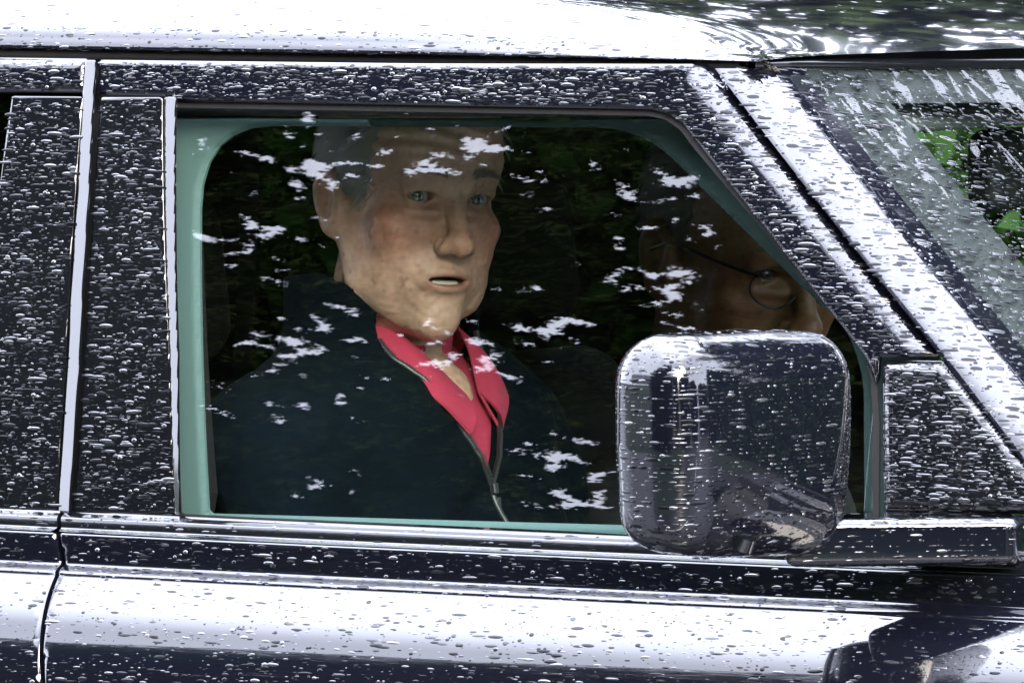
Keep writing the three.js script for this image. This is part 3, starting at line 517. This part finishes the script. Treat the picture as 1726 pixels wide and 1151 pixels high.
function skinColor(base, o) {
  return (x, y, z) => {
    const X = Math.abs(x); let c = base.slice(); const tint = (t, k) => { for (let i = 0; i < 3; i++) c[i] = mix(c[i], t[i], clamp(k, 0, 1)); };
    const g = (cx, cy, cz, r) => Math.exp(-((X - cx) ** 2 + (y - cy) ** 2 + (z - cz) ** 2) / (r * r));
    tint([base[0] * 1.0, base[1] * 0.62, base[2] * 0.58], 0.95 * g(0.050, -0.03, 0.06, 0.034)); tint([base[0], base[1] * 0.66, base[2] * 0.62], 0.6 * g(0, -0.042, 0.11, 0.02)); tint([base[0], base[1] * 0.7, base[2] * 0.66], 0.5 * g(0.09, -0.01, -0.02, 0.03));
    tint([base[0] * 0.62, base[1] * 0.52, base[2] * 0.5], 0.75 * g(0.033, -0.004, 0.078, 0.020)); tint([base[0] * 0.8, base[1] * 0.78, base[2] * 0.78], 0.4 * smooth(-0.05, -0.1, y) * smooth(0.0, 0.06, z));
    const a = X / 0.027, my = -0.0765 - 0.004 * a * a; if (a < 1.05 && z > 0.065) { const k = smooth(0.011, 0.006, Math.abs(y - my + 0.003)) * smooth(1.05, 0.8, a); tint([base[0] * 0.66, base[1] * 0.44, base[2] * 0.44], k * 0.75); }
    
    if (X < 0.022 && Math.abs(y + 0.08) < 0.007 && z < 0.083 && z > 0.03) tint([0.03, 0.01, 0.01], 0.9);
    tint([base[0] * 0.55, base[1] * 0.36, base[2] * 0.33], 0.55 * smooth(0.15, 0.45, noise.noise(x * 55 + 9, y * 55, z * 55)) * g(0.05, -0.02, 0.05, 0.05)); tint([base[0] * 0.5, base[1] * 0.42, base[2] * 0.38], 0.6 * smooth(0.45, 0.6, noise.noise(x * 130, y * 130 + 3, z * 130)));
    const m = 1 + 0.34 * fbm(x * 38, y * 38, z * 38 + 4) + 0.20 * noise.noise(x * 190, y * 190, z * 190); return c.map((v) => v * m);
  };
}
const strand = (SP, SN, p, p1, p2, b, n) => { for (const [a, c, d] of [[p.clone().sub(b), p1.clone().add(b), p.clone().add(b)], [p.clone().sub(b), p1.clone().sub(b), p1.clone().add(b)], [p1.clone().sub(b), p2, p1.clone().add(b)]]) for (const v of [a, c, d]) { SP.push(v.x, v.y, v.z); SN.push(n.x, n.y, n.z); } };
const skinMat = phys({ name: 'skin', vertexColors: true, roughness: 0.5, clearcoat: 0.08, clearcoatRoughness: 0.4 });
function addHead(man, center, az, pitch, roll, scale, o) {
  const q = new THREE.Quaternion().setFromEuler(new THREE.Euler(0, az, 0)).multiply(new THREE.Quaternion().setFromEuler(new THREE.Euler(pitch, 0, 0))).multiply(new THREE.Quaternion().setFromEuler(new THREE.Euler(0, 0, roll)));
  const put = (m) => { m.position.copy(center).sub(man.position); m.quaternion.copy(q); m.scale.set(scale[0], scale[1], scale[2]); return m; };
  const nk = o.neckAt.clone().sub(center).applyQuaternion(q.clone().invert()).divide(V(...scale)); o.neck = nk; if (o.chestAt) { o.chest = o.chestAt.clone().sub(center).applyQuaternion(q.clone().invert()).divide(V(...scale)); }
  const f = headField(o);
  put(part('body', field(f, V(-0.11, nk.y - (o.chest ? 0.07 : 0.02), -0.14), V(0.11, 0.145, 0.15), o.teeth ? 0.0022 : 0.003, skinColor(o.skin, o)), skinMat, man));
  // eyes
  for (const s of [-1, 1]) {
    const g = new THREE.SphereGeometry(0.0121, 40, 30), C = [], P = g.attributes.position, look = V(o.look[0], o.look[1], 1).normalize();
    for (let i = 0; i < P.count; i++) { const a = V(P.getX(i), P.getY(i), P.getZ(i)).normalize().dot(look), r = Math.acos(clamp(a, -1, 1)) * 0.0124; C.push(...(r < 0.0022 ? [0.005, 0.005, 0.006] : r < 0.0056 ? o.iris : r < 0.0063 ? [0.05, 0.05, 0.05] : o.sclera ?? [0.36, 0.33, 0.30])); }
    g.setAttribute('color', new THREE.Float32BufferAttribute(C, 3)); g.translate(s * 0.0330, 0, 0.0672);
    put(part('eye', g, phys({ name: 'eye', vertexColors: true, roughness: 0.08, clearcoat: 1 }), man));
  }
  if (o.teeth) { const t = new THREE.CapsuleGeometry(0.0034, 0.024, 6, 12); t.rotateZ(Math.PI / 2); t.scale(1, 1, 1.2); t.translate(0, -0.0835, 0.0790); put(part('teeth', t, std({ name: 'teeth', color: rgb(0.55, 0.52, 0.42), roughness: 0.3 }), man)); }
  for (const s of [-1, 1]) { // brows of single hairs
    const BP = [], BN = []; seed(o.seed + 50 + s);
    for (let i = 0; i < 210; i++) {
      const a = rnd(), x = s * mix(0.013, 0.049, a), y = 0.0215 + 0.0055 * Math.sin(a * 2.4) - 0.003 * a + (rnd() - 0.5) * 0.007 * (1.1 - a * 0.6); let z = 0.115; for (let k = 0; k < 60 && f(x, y, z) > 0; k++) z -= Math.max(0.0004, f(x, y, z) * 0.8);
      const p = V(x, y, z - 0.0003), n = V(f(x + 1e-3, y, z) - f(x - 1e-3, y, z), f(x, y + 1e-3, z) - f(x, y - 1e-3, z), f(x, y, z + 1e-3) - f(x, y, z - 1e-3)).normalize();
      const fl = V(s * (0.5 + 0.8 * a), 0.9 - 1.1 * a + (rnd() - 0.5) * 0.5, 0.1); fl.addScaledVector(n, -fl.dot(n)).normalize(); const L = mix(0.006, 0.011, rnd());
      strand(BP, BN, p, p.clone().addScaledVector(fl, L * 0.5).addScaledVector(n, 0.0014), p.clone().addScaledVector(fl, L).addScaledVector(n, 0.0016), n.clone().cross(fl).multiplyScalar(0.0003), n);
    }
    const bg = new THREE.BufferGeometry(); bg.setAttribute('position', new THREE.Float32BufferAttribute(BP, 3)); bg.setAttribute('normal', new THREE.Float32BufferAttribute(BN, 3));
    put(part('eyebrow', bg, std({ name: 'brow hair', color: rgb(...o.brow), roughness: 0.7, side: THREE.DoubleSide }), man));
  }
  // hair: a thin cap of its own with strands
  const hm = o.hair, hd = (x, y, z) => {
    const X = Math.abs(x), sk = Math.min(ell(x, y - 0.036, z + 0.018, 0.077, 0.092, 0.098), smin(ell(x, y - 0.036, z + 0.018, 0.077, 0.092, 0.098), ell(x, y - 0.045, z - 0.045, 0.062, 0.058, 0.042), 0.04));
    const line = hm(X, y, z) + 0.006 * noise.noise(x * 110, y * 110, z * 110) + 0.004 * noise.noise(x * 300, y * 60, z * 300); return Math.max(sk - (0.006 + 0.003 * noise.noise(x * 60, y * 30, z * 60)) * smooth(0.002, -0.020, line) + 0.0006, line);
  };
  const hg = field(hd, V(-0.1, -0.09, -0.14), V(0.1, 0.15, 0.1), 0.0035);
  const geos = [hg.toNonIndexed()]; geos[0].deleteAttribute('uv');
  const P = hg.attributes.position, N = hg.attributes.normal, SP = [], SN = []; seed(o.seed);
  for (let i = 0; i < o.strands; i++) {
    const k = Math.floor(rnd() * P.count), p = V(P.getX(k), P.getY(k), P.getZ(k)), n = V(N.getX(k), N.getY(k), N.getZ(k));
    const flow = V(p.x * 2 + (rnd() - 0.5) * 0.5, -0.7 + (p.y > 0.09 ? 0.7 : 0), -0.8 + (rnd() - 0.5) * 0.5); flow.addScaledVector(n, -flow.dot(n)).normalize();
    const L = mix(0.008, 0.022, rnd()), b = n.clone().cross(flow).multiplyScalar(0.00042), p1 = p.clone().addScaledVector(flow, L * 0.5).addScaledVector(n, 0.0028), p2 = p.clone().addScaledVector(flow, L).addScaledVector(n, 0.002 + rnd() * 0.003);
    strand(SP, SN, p, p1, p2, b, n);
  }
  const sg = new THREE.BufferGeometry(); sg.setAttribute('position', new THREE.Float32BufferAttribute(SP, 3)); sg.setAttribute('normal', new THREE.Float32BufferAttribute(SN, 3)); geos.push(sg);
  put(part('hair', merge(geos), std({ name: 'hair', color: rgb(...o.hairColor), roughness: 0.55, side: THREE.DoubleSide }), man));
  return { q, put, f };
}
// trunk and arms, neck base at the origin, front towards +z
const torso = (x, y, z) => {
  const X = Math.abs(x);
  let d = rbox(x, y + 0.22, z, 0.175, 0.22, 0.105, 0.095);
  d = smin(d, cap(X, y, z, 0.03, -0.035, -0.03, 0.175, -0.085, -0.015, 0.052, 0.056), 0.06);
  d = smin(d, ell(x, y + 0.42, z - 0.045, 0.185, 0.2, 0.15), 0.08);
  d = smin(d, cap(X, y, z, 0.19, -0.095, -0.01, 0.235, -0.36, 0.03, 0.060, 0.050), 0.045);
  d = smin(d, cap(X, y, z, 0.235, -0.36, 0.03, 0.17, -0.44, 0.26, 0.048, 0.038), 0.03);
  return d;
};
{
  const man = thing('person', 'older man in navy zip jacket and pink shirt turning his head to the side window', 'person', [-0.42, 0.8, -0.42]);
  const head = onZ(696, 322, -0.40), neck = onZ(652, 606, -0.42);
  const bq = new THREE.Quaternion().setFromEuler(new THREE.Euler(0, 84 * Math.PI / 180, 0)).multiply(new THREE.Quaternion().setFromEuler(new THREE.Euler(-0.12, 0, 0)));
  const S = [1.03, 1.04, 1.06];
  const az = 58 * Math.PI / 180;
  addHead(man, head, az, 0.05, -0.07, S, { neckAt: neck.clone().add(V(-0.02, -0.03, 0)), chestAt: neck.clone().add(V(0, -0.05, 0.05).applyQuaternion(bq)), mouth: 0.0046, skin: [0.56, 0.36, 0.25], brow: [0.20, 0.165, 0.135], iris: [0.045, 0.075, 0.08], look: [-0.30, 0.02], teeth: true, seed: 7, strands: 9000, hairColor: [0.30, 0.29, 0.27],
    hair: (X, y, z) => Math.min(smax(z - 0.035 - (y - 0.0) * 0.25, -(y + 0.03 + (z < -0.03 ? 0.04 : 0)), 0.01), smax(z - 0.05, 0.10 - y, 0.01)) });
  // clothes
  const put = (m) => { m.position.copy(neck).sub(man.position); m.quaternion.copy(bq); return m; };
  const neckR = (x, y, z, lean = 0.25) => Math.hypot(x, (z + 0.012 - y * lean));
  const VB = -0.138, VW = (x, y) => clamp((y - VB) * (x < 0 ? 0.60 : 0.40), 0, x < 0 ? 0.082 : 0.060);
  const vee = (x, y) => Math.abs(x) - VW(x, y);             // negative inside the open front
  const folds = (x, y, z) => 0.006 * Math.sin(36 * (y + 0.9 * Math.abs(x)) + 5 * noise.noise(x * 6, y * 6, z * 6)) * smooth(-0.06, -0.2, y) + 0.014 * fbm(x * 9, y * 9, z * 9, 4);
  const shirt = (x, y, z) => {
    let d = torso(x, y, z) - 0.003; d = Math.max(d, y + 0.0 - 0.03);
    const r = neckR(x, y, z), wide = 0.073 + Math.max(0, y) * 0.02 + Math.max(0, -y) * 0.35;
    const hole = z > -0.02 ? Math.max(Math.abs(x) - 0.030 * clamp((y + 0.055) / 0.055, 0, 1), -(y + 0.055)) : 1;
    let col = Math.max(Math.abs(r - wide) - 0.0028, y - 0.062 + 0.38 * Math.max(0, z), -0.05 - y); col = Math.max(col, z > 0 ? 0.016 - Math.abs(x) : -1);
    return Math.min(Math.max(d + 0.0025 * fbm(x * 16, y * 16, z * 16, 3) + 0.0012 * smooth(0.010, 0.0, Math.abs(x - 0.012)) * (y < -0.085 ? -1 : 0), -hole), col);
  };
  const flaps = [];
  for (const s of [-1, 1]) {
    const c = [[0.072, 0.062, -0.01], [0.058, 0.022, 0.062], [0.014, -0.046, 0.106], [0.030, -0.084, 0.118], [0.068, -0.044, 0.106], [0.090, 0.018, 0.015]].map((p) => V(s * p[0] * (s > 0 ? 0.8 : 1), p[1], p[2]));
    const top = new THREE.CatmullRomCurve3([c[0], c[1], c[2]]), low = new THREE.CatmullRomCurve3([c[5], c[4], c[3]]);
    const lay = (off) => (u, v) => { const a = top.getPoint(u), b = low.getPoint(u), p = a.lerp(b, v); return p.add(V(0, 0, off + 0.008 * Math.sin(v * Math.PI))); };
    flaps.push(grid(16, 8, lay(0.0025), s < 0), grid(16, 8, lay(0), s > 0), tube([...top.getPoints(10)], 0.0022, 20, 6), tube(low.getPoints(10), 0.0018, 20, 6), tube([c[2], c[3]], 0.0018, 4, 6));
  }
  const pink = phys({ name: 'pink shirt', color: rgb(0.42, 0.034, 0.075), roughness: 0.9, sheen: 0.15, sheenColor: rgb(0.8, 0.3, 0.35), side: THREE.DoubleSide });
  const shirtMesh = put(part('shirt', field(shirt, V(-0.13, -0.30, -0.13), V(0.13, 0.07, 0.17), 0.004), pink, man)); part('shirt_collar', merge(flaps), pink, shirtMesh);
  const jacket = (x, y, z) => {
    let d = torso(x, y, z) - 0.014 + folds(x, y, z);
    const r = neckR(x, y, z), wide = 0.092 + Math.max(0, y) * 0.10 + Math.max(0, -y) * 0.25;
    let col = Math.max(Math.abs(r - wide) - 0.0055, y - 0.094 + 0.50 * Math.max(0, z), -0.09 - y);
    d = smin(d, col, 0.03);
    const hollow = Math.max(r - wide + 0.004, -0.12 - y); d = Math.max(d, -hollow);
    d = Math.max(d, z > -0.01 ? -Math.max(vee(x, y), -(z + 0.005)) : -1e3 * 0 - 1);
    return d;
  };
  put(part('jacket', field(jacket, V(-0.33, -0.66, -0.2), V(0.33, 0.115, 0.36), 0.0048), phys({ name: 'navy cloth', color: rgb(0.0008, 0.0042, 0.0075), roughness: 0.95, specularIntensity: 0.25, sheen: 0.05, sheenColor: rgb(0.03, 0.10, 0.14), sheenRoughness: 0.6 }), man));
  // zip along both edges of the opening
  const zip = [];
  for (const s of [-1, 1]) { const pts = []; for (let i = 0; i <= 22; i++) { const y = mix(0.02, VB, i / 22), x = s * (VW(s, y) + 0.001); let z = 0.25; while (jacket(x + s * 0.006, y, z) > 0 && z > -0.02) z -= 0.001; pts.push(V(x, y, z + 0.001)); } zip.push(tube(pts, 0.0028, 60, 6)); for (let i = 0; i < 70; i++) { const c = new THREE.CatmullRomCurve3(pts).getPoint(i / 70); zip.push(new THREE.BoxGeometry(0.0052, 0.0016, 0.0036).translate(c.x - s * 0.002, c.y, c.z + 0.002)); } }
  { const p = []; for (let i = 0; i <= 8; i++) { const y = mix(VB, VB - 0.1, i / 8); let z = 0.25; while (jacket(0, y, z) > 0 && z > -0.02) z -= 0.001; p.push(V(0, y, z + 0.001)); } zip.push(tube(p, 0.003, 24, 6)); const c = p[0]; zip.push(box(0.008, 0.012, 0.005, c.x, c.y - 0.004, c.z + 0.004, 0.002), box(0.006, 0.034, 0.002, c.x + 0.003, c.y - 0.03, c.z + 0.005, 0.001)); }
  put(part('zip', merge(zip), std({ name: 'zip metal', color: rgb(0.10, 0.11, 0.11), metalness: 0.7, roughness: 0.45 }), man));
}
{
  const man = thing('person', 'man with glasses and tanned face seated beyond the man in the navy jacket', 'person', [-0.40, 0.8, -1.12]);
  const head = onZ(1258, 420, -1.08), neck = head.clone().add(V(-0.05, -0.2, 0));
  const r = addHead(man, head, 66 * Math.PI / 180, 0.26, -0.04, [1.22, 1.22, 1.2], { neckAt: neck, mouth: 0.002, sclera: [0.09, 0.07, 0.05], skin: [0.24, 0.14, 0.068], brow: [0.10, 0.08, 0.06], iris: [0.05, 0.05, 0.04], look: [0, 0], teeth: false, seed: 9, strands: 3000, hairColor: [0.11, 0.115, 0.115],
    hair: (X, y, z) => Math.min(smax(z - 0.01, -(y + 0.03), 0.01), smax(z - 0.03, 0.10 - y, 0.01)) });
  const g = [];
  for (const s of [-1, 1]) {
    const ring = []; for (let i = 0; i < 24; i++) { const a = i / 24 * Math.PI * 2; ring.push(V(s * 0.034 + 0.027 * Math.cos(a) * (1 + 0.06 * Math.cos(2 * a)), -0.006 + 0.019 * Math.sin(a), 0.099 - 0.006 * Math.abs(Math.cos(a)))); }
    g.push(new THREE.TubeGeometry(new THREE.CatmullRomCurve3(ring, true), 48, 0.0011, 6, true), tube([V(s * 0.059, 0.004, 0.098), V(s * 0.078, 0.006, 0.06), V(s * 0.086, 0.004, 0.0), V(s * 0.086, -0.012, -0.03)], 0.0017, 30, 6));
  }
  g.push(tube([V(-0.01, 0.0, 0.103), V(0, 0.003, 0.107), V(0.01, 0.0, 0.103)], 0.0015, 12, 6));
  r.put(part('glasses', merge(g), std({ name: 'dark frame', color: rgb(0.008, 0.008, 0.009), roughness: 0.35 }), man));
  const bq = new THREE.Quaternion().setFromEuler(new THREE.Euler(0, Math.PI / 2, 0)).multiply(new THREE.Quaternion().setFromEuler(new THREE.Euler(-0.1, 0, 0)));
  const j = part('jacket', field((x, y, z) => Math.max(torso(x, y, z) - 0.012 + 0.005 * fbm(x * 9, y * 9, z * 9, 3), y - 0.02), V(-0.33, -0.64, -0.2), V(0.33, 0.08, 0.36), 0.009), std({ name: 'dark cloth', color: rgb(0.012, 0.013, 0.016), roughness: 0.9 }), man);
  j.position.copy(neck).add(V(0, -0.02, 0)).sub(man.position); j.quaternion.copy(bq);
}

// ------------------------------------------------------------------ trees over the road, hedge and trees beyond the car
{
  // places in the door window where the sky shows between the leaves: photo x, y, width, height, tilt
  const F = [[530, 285, 100, 50, 0.5], [500, 312, 60, 22, 0.3], [450, 268, 70, 14, 0.3], [520, 200, 50, 44, 0.9], [488, 228, 30, 26, 0.4], [600, 232, 40, 22, 0.5], [560, 312, 40, 30, 0.2], [385, 183, 14, 14, 0.3], [340, 236, 40, 12, 0.1], [308, 262, 24, 14, 0], [310, 385, 46, 22, 0.4], [345, 402, 60, 18, 0.3], [425, 378, 46, 16, 0.2], [470, 385, 46, 14, 0.3], [440, 400, 24, 12, 0.3], [420, 418, 30, 22, 0.4], [392, 448, 40, 10, 0.2], [505, 405, 30, 12, 0.3], [545, 412, 24, 8, 0.2], [470, 455, 26, 8, 0.2],
    [593, 295, 26, 10, 0], [690, 288, 34, 14, 0.1], [716, 284, 30, 14, 0.2], [745, 286, 34, 14, 0.2], [770, 292, 32, 14, 0.3], [725, 222, 30, 26, 0.4], [728, 238, 24, 10, 0.2], [750, 260, 28, 10, 0.2], [815, 240, 30, 24, 0.6], [825, 245, 26, 10, 0.3], [852, 250, 30, 8, 0.2], [675, 190, 20, 12, 0.4], [805, 190, 18, 10, 0.4], [640, 258, 30, 10, 0.2], [640, 280, 24, 10, 0.2],
    [865, 297, 34, 8, 0.2], [890, 328, 34, 16, 0.3], [1000, 278, 30, 30, 0.8], [1060, 330, 44, 26, 0.2], [1046, 312, 36, 14, 0.5], [1120, 305, 34, 18, 0.2], [1150, 308, 36, 20, 0.4], [1135, 333, 24, 6, 0.1], [1138, 372, 28, 10, 0.1], [1105, 385, 26, 10, 0.2], [1195, 396, 24, 8, 0.1], [1040, 418, 40, 12, 0.1], [1030, 472, 44, 14, 0.3], [1090, 462, 44, 14, 0.4], [1130, 463, 36, 10, 0.1], [1110, 486, 32, 10, 0.1], [1130, 500, 44, 14, 0.2], [1105, 513, 40, 8, 0.1], [905, 485, 24, 8, 0.1], [875, 552, 56, 18, 0.2], [930, 555, 60, 26, 0.2], [990, 545, 40, 12, 0.3], [885, 580, 28, 8, 0.2], [1165, 555, 36, 10, 0.1],
    [545, 540, 30, 16, 0.4], [500, 555, 30, 10, 0.1], [548, 555, 40, 14, 0.1], [480, 570, 28, 10, 0.1], [510, 575, 30, 10, 0.1], [590, 575, 40, 8, 0.1], [420, 578, 50, 12, 0.2], [470, 598, 30, 12, 0], [460, 622, 30, 24, 0.1], [500, 600, 26, 10, 0], [545, 590, 22, 18, 0], [610, 573, 40, 8, 0.1], [555, 515, 36, 12, 0.3], [455, 680, 24, 8, 0.1], [512, 682, 30, 8, 0.1], [575, 678, 26, 18, 0], [365, 690, 24, 8, 0.2], [370, 652, 44, 10, 0.4],
    [730, 578, 50, 12, 0], [800, 576, 36, 20, 0], [765, 600, 36, 14, 0.1], [720, 548, 40, 10, 0], [810, 605, 24, 12, 0], [715, 615, 40, 20, 0], [805, 625, 36, 10, 0], [850, 635, 40, 12, 0.2], [650, 640, 24, 6, 0.1], [960, 770, 60, 12, 0.2], [985, 745, 70, 14, 0.2], [920, 770, 50, 10, 0.1], [950, 835, 70, 18, 0.2], [1000, 805, 40, 16, 0.2], [970, 850, 34, 10, 0], [930, 790, 36, 10, 0.2], [1000, 850, 30, 10, 0], [528, 808, 30, 8, 0.3], [525, 822, 24, 8, 0.1]];
  seed(222); for (const f of F.slice()) for (let k = 0; k < 2; k++) F.push([f[0] + (rnd() - 0.5) * 150, f[1] + (rnd() - 0.5) * 60, mix(16, 28, rnd()), mix(6, 9, rnd()), mix(0, 0.4, rnd())]);
  const gh = up(-0.008), e = 1e-3;
  for (const [X, Y, w, h, tilt] of F) {
    const o = onH(X, Y, gh), n = V((gh(o.x - e, o.y) - gh(o.x + e, o.y)) / (2 * e), (gh(o.x, o.y - e) - gh(o.x, o.y + e)) / (2 * e), 1).normalize(), v = EYE.clone().sub(o).normalize(), d = n.multiplyScalar(2 * v.dot(n)).sub(v).normalize();
    const a = V(0, 1, 0).cross(d).normalize(), b = d.clone().cross(a).normalize();
    const R = 9.2, kx = 1 + R / DIST + 2 * 2 * K * R, ky = 1 + R / DIST + 2 * 0.44 * R;
    glassRays.push({ o, d, a, b, w: w / 1750 / 2 * kx * 0.7, h: h / 1750 / 2 * ky * 0.72, tilt: -tilt * ky / kx * 0.5 });
  }
  const grp = 'trees over the road from the car';
  const row = [[-13.2, 11, 9.6], [-8.75, 10.3, 10.4], [-4.25, 10.2, 10.2], [-0.2, 10.6, 10.6]];
  const words = ['broad dark tree over the road, farthest back along the row', 'tall dark tree second from the back of the row over the road', 'tall dark tree third from the back of the row over the road', 'tallest dark tree over the road, nearest the camera'];
  row.forEach(([x, z, H], i) => tree(x, z, H, 3.0, 'fine', 78000, leafMats[i % 4], words[i], 100 + i, 0.08));
  [[-15.5, 14.5, 8.6], [-11.6, 14.4, 9.4], [-6.2, 14.6, 9.6], [-1.5, 14.6, 9.6]].forEach(([x, z, H], i) => tree(x, z, H, 3.1, 'coarse', 20000, leafMats[(i + 3) % 4], ['dense tree behind the far end of the front row', 'dense tree behind the second and third trees of the front row', 'dense tree behind the middle of the front row', 'dense tree behind the tallest tree of the front row'][i], 120 + i, 0.06));
  [[4.5, 18, 7.5], [11, 17, 8], [17, 13, 8]].forEach(([x, z, H], i) => tree(x, z, H, 3.4, 'coarse', 9000, leafMats[i], ['big tree behind the camera', 'big tree ahead of the car on the near side', 'big tree farther ahead of the car on the near side'][i], 130 + i, 0.12, false));
  [[19, -6, 6.5], [26, -1.5, 3.2], [22, 4.6, 4.6], [15, 8, 7]].forEach(([x, z, H], i) => tree(x, z, H, 2.7, 'coarse', 12000, leafMats[(i + 1) % 4], ['tree ahead of the car on the far verge of the bend', 'low tree closing the bend of the road ahead', 'tree ahead where the road bends, near side', 'tree on the near verge ahead of the car'][i], 170 + i, 0.05, false));
  // beyond the car
  const hedge = thing('hedge', 'bright green hedge along the far side of the road beyond the car', 'hedge', [0, 0, -5.2]); seed(140); const sp = [];
  for (let i = 0; i < 60000; i++) { const x = mix(-14, 12, rnd()), y = 1.9 * Math.pow(rnd(), 0.8) * (1 + 0.12 * noise.noise(x * 0.8, 3, 1)), z = mix(-0.9, 0.9, rnd()); sp.push([V(x, y, z), mix(0.7, 1.2, rnd()), mix(0.6, 1.8, rnd()) * (1 + 0.4 * noise.noise(x * 2, y * 2, z))]); }
  leaves(sp, 'hedge', leafMats[1], hedge, 'foliage');
  [[5.0, -7.2, 14], [9.5, -9, 13], [14, -10, 11], [-5.6, -9, 7], [-1.0, -10.5, 8], [-12, -12, 6]].forEach(([x, z, H], i) => tree(x, z, H, 3.3, 'coarse', [3200, 8000, 8000, 1500, 1700, 8000][i], leafMats[3 - 3 * (i % 2)], ['tall tree beyond the hedge, just ahead of the car', 'tall tree beyond the hedge, well ahead of the car', 'tall tree beyond the hedge, farthest ahead', 'tree beyond the hedge behind the car doors', 'tree beyond the hedge level with the car', 'lower tree beyond the hedge, farthest behind the car'][i], 150 + i, 0.12, false, [1.3, 1, 1, 1.3, 1.3, 1][i]));
}

renderer.render(scene, camera);
